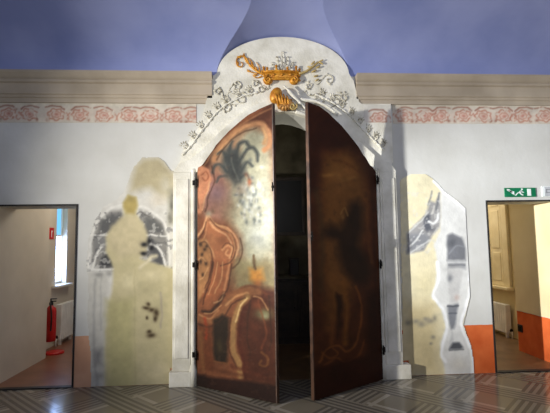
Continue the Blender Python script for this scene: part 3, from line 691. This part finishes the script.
# ------------------------------------------------------------------ fresco fragments on the wall
def fragment(name, outline, paint, label, x0, x1, z0, z1, proud=0.007, cell=0.009, group=None):
    nx, nz = int((x1-x0)/cell)+1, int((z1-z0)/cell)+1
    V = np.array([[x, -proud, z] for x in np.linspace(x0, x1, nx) for z in np.linspace(z0, z1, nz)])
    X, Y = measure(V); b = Brush(X, Y, (0, 0, 0), 1.0); keep = b.inside(outline) & ~((V[:, 2] < 0.17) & ((V[:, 0] > -0.89) & (V[:, 0] < 1.84)))
    me = grid_mesh(name, V, nx, nz, keep); thicken(me, (0, proud-0.0005, 0))
    X, Y = mesh_measure(me); paint(me, X, Y)
    return tag(link(name, me, M_FRESCO), label, 'fresco', group)
def paint_fl(me, X, Y):
    b = Brush(X, Y, (200, 197, 189), 1.2)
    G, W_, BEI = (104, 104, 104), (214, 211, 204), (192, 178, 128)
    # upper bare plaster
    b.poly([(130, 192), (134, 166), (143, 158), (160, 157), (169, 166), (175, 175), (175, 200), (160, 196), (150, 188)], (178, 163, 122), 5)
    b.blob(166, 185, 6, 9, (196, 190, 170), 0.7); b.blob(158, 200, 8, 8, (206, 192, 168), 0.7)
    # painted niche: grey masonry, ribs
    b.poly([(92, 270), (92, 240), (99, 222), (110, 212), (122, 210), (124, 272)], (134, 131, 126), 2)
    b.poly([(140, 210), (152, 214), (162, 224), (167, 240), (168, 270), (140, 268)], (134, 131, 125), 2)
    b.poly([(101, 220), (112, 215), (121, 214), (121, 232), (100, 234)], (92, 92, 92), 2.5); b.poly([(146, 216), (156, 219), (162, 228), (162, 232), (144, 234)], (98, 98, 96), 2.5)
    b.poly([(94, 238), (108, 238), (108, 243), (98, 252), (93, 266)], (122, 121, 120), 2); b.poly([(99, 267), (101, 258), (108, 253), (113, 262), (113, 267)], (66, 66, 68), 1.5)
    b.poly([(148, 238), (158, 244), (163, 258), (164, 268), (156, 268), (152, 250)], (86, 86, 88), 2.5)
    b.stroke([(89, 276), (90, 246), (96, 224), (106, 212), (118, 206), (130, 205)], 2.4, W_, 0.8); b.stroke([(130, 206), (146, 208), (158, 216), (166, 228), (169, 250), (169, 275)], 2.2, W_, 0.8)
    b.stroke([(93, 268), (97, 252), (104, 245), (110, 243)], 2.4, W_, 0.8); b.stroke([(150, 244), (158, 248), (163, 256), (166, 268)], 2.4, W_, 0.8)
    b.stroke([(90, 235.5), (112, 235.5)], 1.6, W_, 0.8); b.stroke([(142, 235), (168, 236)], 1.6, W_, 0.8); b.stroke([(89, 269.5), (116, 269.5)], 2.2, (206, 204, 198), 0.8); b.stroke([(148, 268), (170, 268)], 2, (206, 204, 198), 0.8)
    b.stroke([(98, 200), (110, 200), (122, 192)], 1.2, (140, 138, 136), 0.8, 0.6); b.stroke([(92, 225), (100, 208), (110, 201)], 2.2, (206, 203, 196), 1, 0.8)
    b.speck(3, 0.10, (84, 84, 86), 0.45, 3, ((Y < 272) & (Y > 212))*1.0); b.speck(3.5, 0.10, (205, 203, 196), 0.5, 6, ((Y < 280) & (Y > 205))*1.0)
    # plain grey strip below the niche
    b.poly([(86, 272), (108, 272), (106, 390), (86, 390)], (190, 187, 178), 2); b.stroke([(95, 280), (94, 340), (97, 385)], 2.4, (150, 148, 144), 1.2, 0.6); b.stroke([(101, 275), (101, 330)], 1.5, (162, 160, 154), 1, 0.6)
    b.poly([(93, 350), (103, 348), (104, 366), (94, 366)], (130, 128, 126), 3, 0.7); b.blob(100, 376, 6, 4, (136, 134, 130), 0.5); b.blob(98, 275, 5, 3, (120, 120, 118), 0.6); b.blob(109, 274, 3, 3, (130, 128, 124), 0.7)
    # the pale silhouette where a figure stood
    b.poly([(124, 202), (128, 196), (136, 197), (138, 206), (136, 214), (143, 224), (147, 235), (146, 250), (140, 258), (152, 262), (176, 270), (176, 392), (106, 392), (106, 330), (112, 290), (113, 268), (106, 250), (106, 238), (112, 228), (123, 217)], BEI, 2)
    b.poly([(112, 226), (124, 216), (136, 214), (147, 232), (145, 254), (118, 258), (107, 244)], (190, 174, 130), 3, 0.9)
    b.poly([(123, 203), (128, 195), (136, 197), (138, 206), (134, 214), (126, 213)], (176, 152, 76), 2); b.blob(131, 199, 4, 3, (150, 132, 72), 0.6)
    b.stroke([(137, 214), (141, 212), (150, 216)], 1.2, (96, 92, 88), 0.8, 0.7)
    b.poly([(106, 300), (134, 298), (135, 392), (106, 392)], (182, 172, 112), 4, 0.8); b.blob(128, 282, 8, 8, (222, 208, 158), 0.7); b.stroke([(134.5, 270), (135, 390)], 1, (170, 156, 108), 1, 0.5)
    b.blob(152, 275, 12, 5, (222, 206, 156), 0.7); b.stroke([(140, 268), (150, 258), (156, 256)], 4, (212, 198, 158), 1.5, 0.8); b.blob(160, 372, 14, 12, (206, 190, 146), 0.6)
    # dark residues
    for x, y, rx, ry in ((144, 244, 3.6, 2.6), (144, 253, 3.4, 2), (149, 241, 2.6, 2.6), (152, 248, 2.4, 3)): b.blob(x, y, rx, ry, (34, 34, 38), 1.0)
    for x, y, rx, ry in ((146, 308, 3.4, 1.8), (151, 310, 3, 2.6), (156, 313, 3, 4), (155, 319, 2.2, 3), (148, 304, 2, 2), (151, 336, 4, 2.6), (149, 332, 2, 2), (147, 318, 1.4, 1.8)): b.blob(x, y, rx, ry, (78, 60, 38), 1.0)
    b.stroke([(161, 293), (162, 312), (161, 328)], 2.2, (160, 146, 130), 1, 0.6)
    b.poly([(168, 190), (176, 186), (176, 225), (168, 225)], (150, 146, 128), 2.5, 0.7); b.blob(172, 205, 2, 5, (92, 92, 84), 0.8); b.c = b.c*0.7+0.3*(b.c.mean(1, keepdims=True)*0.97)*np.array([1.02, 1.0, 0.94]); b.blob(170, 218, 2, 4, (100, 98, 90), 0.6); b.blob(173, 196, 2, 3, (110, 108, 98), 0.7)
    b.mottle(0.05, 18, 2); b.mottle(0.05, 5, 7); b.write(me)
fragment('fresco_fragment', [(91, 395), (90, 350), (87, 318), (88, 285), (86, 262), (88, 240), (94, 220), (103, 207), (116, 199), (124, 190), (129, 178), (133, 166), (142, 157), (158, 156), (166, 162), (171, 170), (177, 172), (177, 395)],
         paint_fl, 'uncovered fresco of a grey painted niche with pale beige figure silhouette', -1.85, -0.855, 0.004, 2.62)
def paint_fr(me, X, Y):
    b = Brush(X, Y, (220, 210, 176), 1.2); W_ = (228, 227, 224)
    b.blob(420, 182, 14, 9, (212, 204, 172), 0.8); b.blob(425, 285, 12, 18, (214, 202, 160), 0.7); b.poly([(400, 300), (438, 300), (445, 380), (400, 380)], (200, 184, 142), 5, 0.6)
    # winged grisaille
    b.poly([(407, 234), (416, 224), (426, 213), (430, 200), (435, 202), (440, 193), (441, 212), (440, 227), (431, 237), (424, 250), (407, 254)], (150, 148, 146), 1.5)
    b.poly([(409, 235), (424, 232), (430, 238), (424, 249), (409, 250)], (130, 131, 134), 2); b.poly([(424, 216), (430, 214), (431, 228), (427, 232), (424, 226)], (92, 94, 100), 1.5); b.blob(431, 229, 4, 3, (84, 86, 92), 0.8)
    b.stroke([(428, 205), (430, 198), (432, 192)], 1.2, (112, 114, 118), 0.8, 0.8); b.stroke([(436, 210), (438, 200), (439, 193)], 1.6, (104, 106, 110), 0.8, 0.8)
    b.stroke([(429, 222), (433, 224), (437, 220), (438, 214)], 2.2, W_, 0.8); b.stroke([(410, 246), (418, 238), (423, 230)], 1.6, (216, 216, 212), 0.7, 0.9); b.stroke([(409, 233), (420, 222), (428, 212)], 1.2, (200, 200, 196), 0.7, 0.9)
    b.stroke([(411, 252), (420, 246), (430, 240)], 1.2, (206, 206, 202), 0.7, 0.8); b.stroke([(432, 214), (434, 206)], 2, (196, 192, 184), 0.7, 0.8)
    b.speck(3, 0.1, (206, 204, 198), 0.4, 2, ((Y < 255) & (Y > 192) & (X < 442))*1.0)
    # white gypsum zone round the urn
    b.poly([(441, 186), (458, 202), (470, 214), (474, 232), (474, 255), (470, 285), (466, 310), (463, 325), (469, 345), (473, 372), (473, 385), (446, 385), (443, 360), (440, 345), (446, 328), (442, 310), (433, 297), (436, 284), (437, 262), (434, 244), (440, 232)], (212, 211, 206), 1.5)
    b.stroke([(434, 181), (443, 191), (458, 203), (469, 214), (472, 226), (471, 238), (474, 254), (470, 277), (471, 285), (465, 309), (461, 324), (469, 344), (473, 366), (472, 380)], 3.0, (240, 240, 238), 0.9)
    b.stroke([(437, 262), (438, 280), (433, 296), (443, 308), (447, 328), (441, 352), (446, 362)], 3.2, (238, 238, 236), 1.0, 0.9)
    b.poly([(447, 236), (452, 233.5), (462, 237), (466, 248), (466, 260), (447, 260)], (116, 117, 121), 1.6); b.blob(452, 243, 4, 5, (82, 84, 88), 0.7); b.stroke([(449, 254), (456, 246), (464, 247)], 1.4, (142, 144, 148), 0.8, 0.7)
    b.poly([(447, 260), (466, 260), (466, 269), (448, 269)], (160, 160, 160), 1.5); b.stroke([(449, 265), (465, 265)], 1.5, (100, 102, 106), 0.8, 0.7); b.stroke([(448, 262), (466, 262)], 1.2, (206, 206, 204), 0.6, 0.8)
    b.poly([(447, 269), (463, 269), (461, 284), (458, 303), (450, 303), (449, 284)], (194, 192, 188), 1.5); b.blob(450, 278, 2.5, 4, (112, 114, 118), 0.8); b.blob(457, 298, 3, 3, (186, 160, 148), 0.6)
    b.poly([(448, 305), (458, 304), (457, 316), (454, 329), (451, 330), (448, 318)], (124, 126, 130), 1.4); b.stroke([(448, 306), (458, 306)], 1.6, (84, 86, 90), 0.7); b.stroke([(449, 314), (457, 313)], 1.3, (84, 86, 92), 0.7, 0.8)
    b.poly([(449, 349), (453, 343), (459, 342), (463, 347), (460, 349)], (84, 86, 90), 1.2); b.stroke([(449, 350), (463, 349)], 1.5, (112, 114, 116), 0.8)
    b.poly([(452, 330), (454, 340), (450, 345)], (176, 176, 174), 1.2, 0.7); b.blob(458, 365, 9, 8, (204, 198, 184), 0.6)
    for x, y, rx, ry in ((409, 323, 3.5, 2.5), (416, 321, 3.5, 2.4), (422, 324, 4, 3), (430, 321, 4, 3), (435, 318, 2.2, 3), (426, 319, 3, 2), (433, 337, 2.2, 2), (431, 343, 1.8, 1.6)): b.blob(x, y, rx, ry, (136, 130, 116), 0.8)
    b.mottle(0.05, 18, 4); b.mottle(0.05, 5, 8); b.write(me)
fragment('fresco_fragment', [(403, 390), (400, 180), (408, 175), (416, 172), (426, 174), (434, 179), (444, 190), (459, 201), (471, 213), (474, 225), (474, 236), (476, 254), (472, 277), (473, 286), (467, 310), (464, 325), (471, 344), (474.5, 366), (474, 390)],
         paint_fr, 'uncovered fresco of a winged figure and urn beside a white broken edge', 1.765, 2.62, 0.004, 2.36)

# ------------------------------------------------------------------ doorways: thin dark frames
def door_frame(name, d, mat):
    x0, x1, zh = d; w = 0.015
    bm = bmesh.new(); box(bm, x0-w*0.3, x0+w, -0.012, 0.03, 0, zh); box(bm, x1-w, x1+w*0.3, -0.012, 0.03, 0, zh); box(bm, x0-w*0.3, x1+w*0.3, -0.012, 0.03, zh-0.002, zh+w)
    o = struct(build(name, bm, mat, bevel=0.003))
    bm = bmesh.new(); box(bm, x0+w, x1-w, -0.02, 0.05, 0.001, 0.012); build('threshold', bm, M_BLACK, o)
door_frame('door_1', DL, M_DARKFRAME); door_frame('door_2', DR, M_DARKFRAME)

# ------------------------------------------------------------------ left room
LXW = -3.08
bm = bmesh.new(); w0, w1, s0, s1 = 2.11, 2.52, 0.94, 2.75
box(bm, LXW-0.4, LXW, 1.352, w0, 0, 3.2); box(bm, LXW-0.4, LXW, w1, 6, 0, 3.2); box(bm, LXW-0.4, LXW, w0, w1, 0, s0); box(bm, LXW-0.4, LXW, w0, w1, s1, 3.2)
struct(build('wall_left_room_window', bm, M_ROOM))
bm = bmesh.new(); box(bm, LXW-0.4, -1.3, 6, 6.2, 0, 3.2); box(bm, -1.5, -1.3, WT, 6, 0, 3.2); struct(build('wall_left_room_end', bm, M_ROOM))
bm = bmesh.new(); box(bm, LXW-0.4, -1.3, WT, 6.2, 3.2, 3.3); struct(build('ceiling_left_room', bm, M_ROOM))
bm = bmesh.new(); box(bm, -2.862, -2.852, 0.065, 1.345, 0, 3.0); struct(build('wall_left_passage', bm, M_ROOM))
win = bmesh.new(); t = 0.015
box(win, LXW-0.14, LXW-0.08, w0+0.002, w0+t, s0+0.03, s1-0.002); box(win, LXW-0.14, LXW-0.08, w1-t, w1-0.002, s0+0.03, s1-0.002)
box(win, LXW-0.14, LXW-0.08, w0+t, w1-t, s0+0.03, s0+0.03+t); box(win, LXW-0.14, LXW-0.08, w0+t, w1-t, s1-t, s1-0.002); box(win, LXW-0.14, LXW-0.08, w0+t, w1-t, 1.72, 1.75)
wf = struct(build('window_1', win, M_RAD))
for z0, z1 in ((s0+0.06, 1.72), (1.75, s1-t)):
    bm = bmesh.new(); box(bm, LXW-0.115, LXW-0.105, w0+t, w1-t, z0, z1); build('pane', bm, M_SKYPANE if z0 < 1.5 else M_SKYPANE2, wf)
bm = bmesh.new(); box(bm, LXW-0.12, LXW+0.10, 1.98, w1+0.06, s0-0.04, s0-0.002); build('window_sill', bm, M_RAD, wf, bevel=0.006)
def radiator(x, y0, y1, z0, z1, sx, label):
    root = thing('radiator', label, 'radiator', (x, (y0+y1)/2, 0), None)
    n = max(5, int((y1-y0)/0.06)); w = (y1-y0)/n
    for k in range(n):
        bm = bmesh.new(); yc = y0+(k+0.5)*w
        box(bm, x-0.045, x+0.045, yc-w*0.42, yc+w*0.42, z0, z1); under(build('section', bm, M_RAD, bevel=0.012), root)
    bm = bmesh.new(); zc = z0+0.06; tube(bm, [(x, y0-0.07, 0.0), (x, y0-0.07, zc-0.02), (x, y0-0.05, zc), (x, y0+0.02, zc)], 0.012, 8); under(build('pipe', bm, M_RAD, smooth=True), root)
    bm = bmesh.new(); ball(bm, (x, y0-0.055, zc), 0.024, 1, 1, 1.2); under(build('valve', bm, M_IRON, smooth=True), root)
    for y in (y0+0.05, y1-0.08):
        bm = bmesh.new(); box(bm, x-0.02, x+0.02, y, y+0.03, 0, z0+0.02); under(build('foot', bm, M_RAD), root)
    return root
radiator(LXW+0.075, 2.09, 2.62, 0.08, 0.64, 1, 'white radiator under the bright window, seen through the left doorway')
# fire extinguisher and its sign
ex, ey = LXW+0.085, 1.80
root = thing('fire_extinguisher', 'red fire extinguisher with black head beside the radiator, through left doorway', 'fire extinguisher', (ex, ey, 0.13))
bm = bmesh.new(); lathe(bm, [(0.06, 0.13), (0.072, 0.14), (0.075, 0.17), (0.075, 0.58), (0.066, 0.62), (0.035, 0.655), (0.025, 0.67)], ex, ey, 20); under(build('cylinder', bm, M_RED, smooth=True), root)
bm = bmesh.new(); lathe(bm, [(0.026, 0.668), (0.03, 0.70), (0.022, 0.72)], ex, ey, 12); box(bm, ex-0.012, ex+0.07, ey-0.014, ey+0.014, 0.72, 0.735); box(bm, ex-0.012, ex+0.08, ey-0.012, ey+0.012, 0.755, 0.77); box(bm, ex-0.012, ex+0.0, ey-0.012, ey+0.012, 0.73, 0.76)
under(build('valve_head', bm, M_BLACK), root)
bm = bmesh.new(); tube(bm, [tuple(p) for p in smooth_path([(ex, ey-0.03, 0.70), (ex+0.03, ey-0.09, 0.68), (ex+0.05, ey-0.095, 0.5), (ex+0.04, ey-0.085, 0.3)], 6)], 0.012, 8); under(build('hose', bm, M_BLACK, smooth=True), root)
bm = bmesh.new(); box(bm, LXW, ex-0.07, ey-0.03, ey+0.03, 0.45, 0.55); under(build('wall_bracket', bm, M_IRON), root)
bm = bmesh.new(); box(bm, LXW, LXW+0.006, 1.84, 2.00, 1.67, 1.85); sg = tag(build('extinguisher_sign', bm, M_REDSIGN), 'small red square sign high on the wall left of bright window', 'sign')
bm = bmesh.new(); box(bm, LXW+0.006, LXW+0.008, 1.905, 1.935, 1.70, 1.79); box(bm, LXW+0.006, LXW+0.008, 1.905, 1.96, 1.79, 1.805); build('pictogram', bm, M_WHITESIGN, sg)
# low red stand on the floor
bm = bmesh.new(); lathe(bm, [(0.13, 0.0), (0.13, 0.02), (0.115, 0.03), (0.115, 0.026)], -2.84, 1.60, 24)
tag(build('floor_stand', bm, M_RED), 'low red round stand on the terracotta floor, through left doorway', 'stand')

# ------------------------------------------------------------------ right room
RXW = 4.2
bm = bmesh.new(); box(bm, 3.782, 3.792, 0.065, 0.945, 0.56, 3.0); struct(build('wall_right_passage', bm, M_ROOMR))
bm = bmesh.new(); box(bm, RXW, RXW+0.35, 0.952, 6, 0, 3.2); struct(build('wall_right_room_window', bm, M_ROOMR))
bm = bmesh.new(); box(bm, 2.3, RXW+0.35, 6, 6.2, 0, 3.2); box(bm, 2.3, 2.5, WT, 6, 0, 3.2); struct(build('wall_right_room_end', bm, M_ROOMR))
bm = bmesh.new(); box(bm, 2.3, RXW+0.35, WT, 6.2, 3.2, 3.3); struct(build('ceiling_right_room', bm, M_ROOMR))
wb = bmesh.new()
box(wb, RXW-0.05, RXW-0.001, 1.66, 1.76, 0.80, 2.9); box(wb, RXW-0.03, RXW-0.001, 1.76, 1.84, 0.80, 2.9); box(wb, RXW-0.05, RXW-0.001, 2.50, 2.60, 0.80, 2.9); box(wb, RXW-0.05, RXW-0.001, 1.76, 2.50, 2.78, 2.9)
w2 = struct(build('window_2', wb, M_CREAMWOOD, bevel=0.008))
for y0, y1 in ((1.845, 2.17), (2.175, 2.495)):
    bm = bmesh.new(); box(bm, RXW-0.028, RXW-0.001, y0, y1, 0.80, 2.775)
    for z0, z1 in ((0.88, 1.35), (1.42, 2.05), (2.12, 2.70)): box(bm, RXW-0.036, RXW-0.02, y0+0.05, y1-0.05, z0, z1)
    build('shutter', bm, M_CREAMWOOD, w2, bevel=0.006)
bm = bmesh.new(); box(bm, RXW-0.12, RXW-0.001, 1.62, 2.66, 0.75, 0.795); build('window_sill', bm, M_CREAMWOOD, w2, bevel=0.008)
radiator(RXW-0.075, 1.70, 2.42, 0.07, 0.52, -1, 'white radiator below the cream window sill, seen through right doorway')
bm = bmesh.new(); box(bm, 3.776, 3.7895, 0.835, 0.935, 0.27, 0.37); sk = tag(build('wall_socket', bm, M_BLACK, bevel=0.003), 'black wall socket on the orange dado inside the right doorway', 'socket')
bm = bmesh.new(); box(bm, 3.772, 3.7765, 0.855, 0.915, 0.29, 0.35); build('socket_insert', bm, M_IRON, sk)
# signs over the right doorway
x0, z0 = at(504.5, 198); x1, z1 = at(535, 188.5); z1 = 2.185; z0 = 2.072
es = thing('exit_sign', 'green and white emergency exit sign above the right doorway', 'sign', ((x0+x1)/2, -0.006, z0))
bm = bmesh.new(); box(bm, x0, x1, -0.012, 0, z0, z1); under(build('sign_panel', bm, M_GREEN, bevel=0.002), es)
w = (x1-x0)/4; zm = (z0+z1)/2; h = (z1-z0)
bm = bmesh.new(); y0, y1 = -0.0145, -0.0118
def flat(pts): prism(bm, [(x0+u*(x1-x0), z0+v*h) for u, v in pts], y0, y1)
flat([(0.06, 0.78), (0.30, 0.22), (0.30, 0.60)][::-1]); flat([(0.06, 0.86), (0.14, 0.86), (0.26, 0.52), (0.20, 0.46)])     # diagonal arrow
under(build('arrow_pictogram', bm, M_WHITESIGN), es)
bm = bmesh.new()                              # running figure
flat([(0.42, 0.42), (0.50, 0.72), (0.56, 0.70), (0.51, 0.40)]); flat([(0.50, 0.44), (0.60, 0.20), (0.56, 0.14), (0.46, 0.40)]); flat([(0.43, 0.45), (0.36, 0.16), (0.31, 0.16), (0.42, 0.52)]); flat([(0.50, 0.70), (0.62, 0.50), (0.60, 0.44), (0.48, 0.60)])
ball(bm, (x0+0.56*(x1-x0), -0.0125, z0+0.83*h), 0.011, 1, 0.25, 1)
under(build('running_figure', bm, M_WHITESIGN), es)
bm = bmesh.new(); flat([(0.72, 0.12), (0.84, 0.12), (0.84, 0.88), (0.72, 0.88)]); under(build('door_pictogram', bm, M_WHITESIGN), es)
bm = bmesh.new(); xa_, _ = at(541.5, 193); box(bm, xa_, xa_+0.24, -0.012, 0, 2.075, 2.20); pq = tag(build('wall_plaque', bm, M_WHITESIGN, bevel=0.002), 'pale grey and white plaque right of the green exit sign', 'sign')
bm = bmesh.new(); box(bm, xa_+0.03, xa_+0.235, -0.0145, -0.011, 2.08, 2.195); p2 = build('grey_field', bm, M_GREYSIGN, pq)
bm = bmesh.new(); box(bm, xa_+0.05, xa_+0.12, -0.017, -0.014, 2.12, 2.128); box(bm, xa_+0.05, xa_+0.058, -0.017, -0.014, 2.12, 2.165); box(bm, xa_+0.05, xa_+0.12, -0.017, -0.014, 2.158, 2.166); build('outline_mark', bm, noisy('grey_ink', (120, 122, 126), (130, 132, 136)), p2)

# ------------------------------------------------------------------ chapel behind the doors
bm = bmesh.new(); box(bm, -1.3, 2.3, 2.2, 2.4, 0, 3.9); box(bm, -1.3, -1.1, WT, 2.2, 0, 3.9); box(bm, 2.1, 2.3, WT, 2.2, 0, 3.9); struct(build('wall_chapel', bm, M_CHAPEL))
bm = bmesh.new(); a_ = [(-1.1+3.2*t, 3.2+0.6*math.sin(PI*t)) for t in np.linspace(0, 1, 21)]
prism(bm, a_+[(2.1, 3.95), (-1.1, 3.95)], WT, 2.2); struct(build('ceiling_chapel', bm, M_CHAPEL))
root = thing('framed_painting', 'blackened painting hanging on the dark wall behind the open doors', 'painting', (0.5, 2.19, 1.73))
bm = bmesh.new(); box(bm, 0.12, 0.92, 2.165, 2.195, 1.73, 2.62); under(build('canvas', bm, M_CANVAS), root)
bm = bmesh.new()
for bx in ((0.08, 0.96, 1.68, 1.74), (0.08, 0.96, 2.61, 2.67), (0.08, 0.13, 1.74, 2.61), (0.91, 0.96, 1.74, 2.61)): box(bm, bx[0], bx[1], 2.14, 2.198, bx[2], bx[3])
under(build('picture_frame', bm, M_CABINET, bevel=0.006), root)
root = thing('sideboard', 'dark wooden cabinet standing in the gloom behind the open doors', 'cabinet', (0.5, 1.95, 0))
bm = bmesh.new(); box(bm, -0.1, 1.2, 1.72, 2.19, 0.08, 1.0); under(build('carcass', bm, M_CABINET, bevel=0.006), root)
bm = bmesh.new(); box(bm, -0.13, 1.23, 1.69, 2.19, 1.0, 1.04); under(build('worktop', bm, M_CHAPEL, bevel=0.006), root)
bm = bmesh.new(); box(bm, -0.08, 1.18, 1.75, 2.18, 0, 0.08); under(build('plinth', bm, M_CABINET), root)
for x in (-0.08, 0.345, 0.77):
    bm = bmesh.new(); box(bm, x, x+0.41, 1.70, 1.722, 0.12, 0.96); box(bm, x+0.06, x+0.35, 1.692, 1.702, 0.2, 0.88); d_ = under(build('door', bm, M_CABINET, bevel=0.004), root)
    bm = bmesh.new(); ball(bm, (x+0.36, 1.685, 0.56), 0.015); k_ = build('knob', bm, M_IRON); k_.parent = d_; k_.matrix_parent_inverse = (Matrix.Translation(root.location)).inverted()@Matrix.Translation(root.location)
bm = bmesh.new(); box(bm, 0.66, 0.80, 1.85, 2.0, 1.04, 1.29); ob = tag(build('wooden_box', bm, M_CANVAS, bevel=0.006), 'small dark box standing on the cabinet behind the open doors', 'box')
bm = bmesh.new(); box(bm, 0.65, 0.81, 1.84, 2.01, 1.29, 1.315); build('lid', bm, M_CABINET, ob, bevel=0.004)

# ------------------------------------------------------------------ light
def lamp(name, kind, loc, energy, col, target=None, **kw):
    l = bpy.data.lights.new(name, kind); l.energy = energy; l.color = col
    for k, v in kw.items(): setattr(l, k, v)
    o = bpy.data.objects.new(name, l); C.objects.link(o); o.location = loc
    if target is not None: o.rotation_euler = (Vector(target)-Vector(loc)).to_track_quat('-Z', 'Y').to_euler()
    return o
lamp('spotlight', 'SPOT', (-6.0, -4.4, 2.15), 2900, (1.0, 0.97, 0.90), (2.2, 0, 2.1), spot_size=math.radians(52), spot_blend=0.9, shadow_soft_size=0.09)
lamp('right_wall_fill', 'SPOT', (-6.1, -4.45, 2.2), 7000, (0.95, 0.98, 1.0), (3.9, 0, 1.7), spot_size=math.radians(21), spot_blend=0.9, shadow_soft_size=0.09)  # added unseen spot beside the key, only to brighten the right wall
lamp('portal_spotlight', 'SPOT', (-3.6, -3.4, 2.4), 170, (1.0, 0.95, 0.84), (-0.85, -0.15, 1.75), spot_size=math.radians(19), spot_blend=1.0, shadow_soft_size=0.08)
lamp('vault_fill', 'AREA', (0.6, -5.2, 2.3), 115, (0.93, 0.96, 1.0), (0.3, -3.6, 4.5), shape='RECTANGLE', size=6.0, size_y=0.6)  # added unseen panel lamp that lifts the vault and gives soft fill
lamp('hall_fill', 'AREA', (-0.5, -8.2, 3.0), 20, (0.86, 0.91, 1.0), (1.0, 0, 3.0), shape='RECTANGLE', size=2.5, size_y=2.0)  # added soft fill from the open rear of the hall, no window there
lamp('chapel_fill', 'AREA', (-0.1, 1.2, 1.5), 11, (1.0, 0.96, 0.82), (0.3, 0.9, 3.4), shape='RECTANGLE', size=0.3, size_y=0.3)  # added lamp hidden behind the left leaf, brightens the dark interior
lamp('left_passage_fill', 'AREA', (-2.0, 1.9, 2.9), 19, (1.0, 0.93, 0.82), (-2.7, 1.0, 1.0), shape='RECTANGLE', size=0.8, size_y=0.8)  # added warm lamp out of view, brightens the passage wall; not daylight
lamp('right_room_fill', 'AREA', (3.3, 2.8, 2.9), 40, (1.0, 0.91, 0.76), (3.6, 2.0, 0.5), shape='RECTANGLE', size=1.0, size_y=1.0)  # unseen lamp added to brighten the right room
w = bpy.data.worlds.new('dusk'); w.use_nodes = True
w.node_tree.nodes['Background'].inputs[0].default_value = (0.72, 0.80, 1.0, 1); w.node_tree.nodes['Background'].inputs[1].default_value = 0.22
bpy.context.scene.world = w

# ------------------------------------------------------------------ camera object and view
cd = bpy.data.cameras.new('camera'); cd.sensor_width = 36; cd.lens = F/550*36; cd.clip_start = 0.05
co = bpy.data.objects.new('camera', cd); C.objects.link(co)
m = Matrix.Identity(4)
for i in range(3): m[i][0], m[i][1], m[i][2], m[i][3] = AR[i], AU[i], -AF[i], CAM[i]
co.matrix_world = m
sc = bpy.context.scene; sc.camera = co
sc.view_settings.view_transform = 'Standard'; sc.view_settings.look = 'None'; sc.view_settings.gamma = 1; sc.view_settings.exposure = -0.12
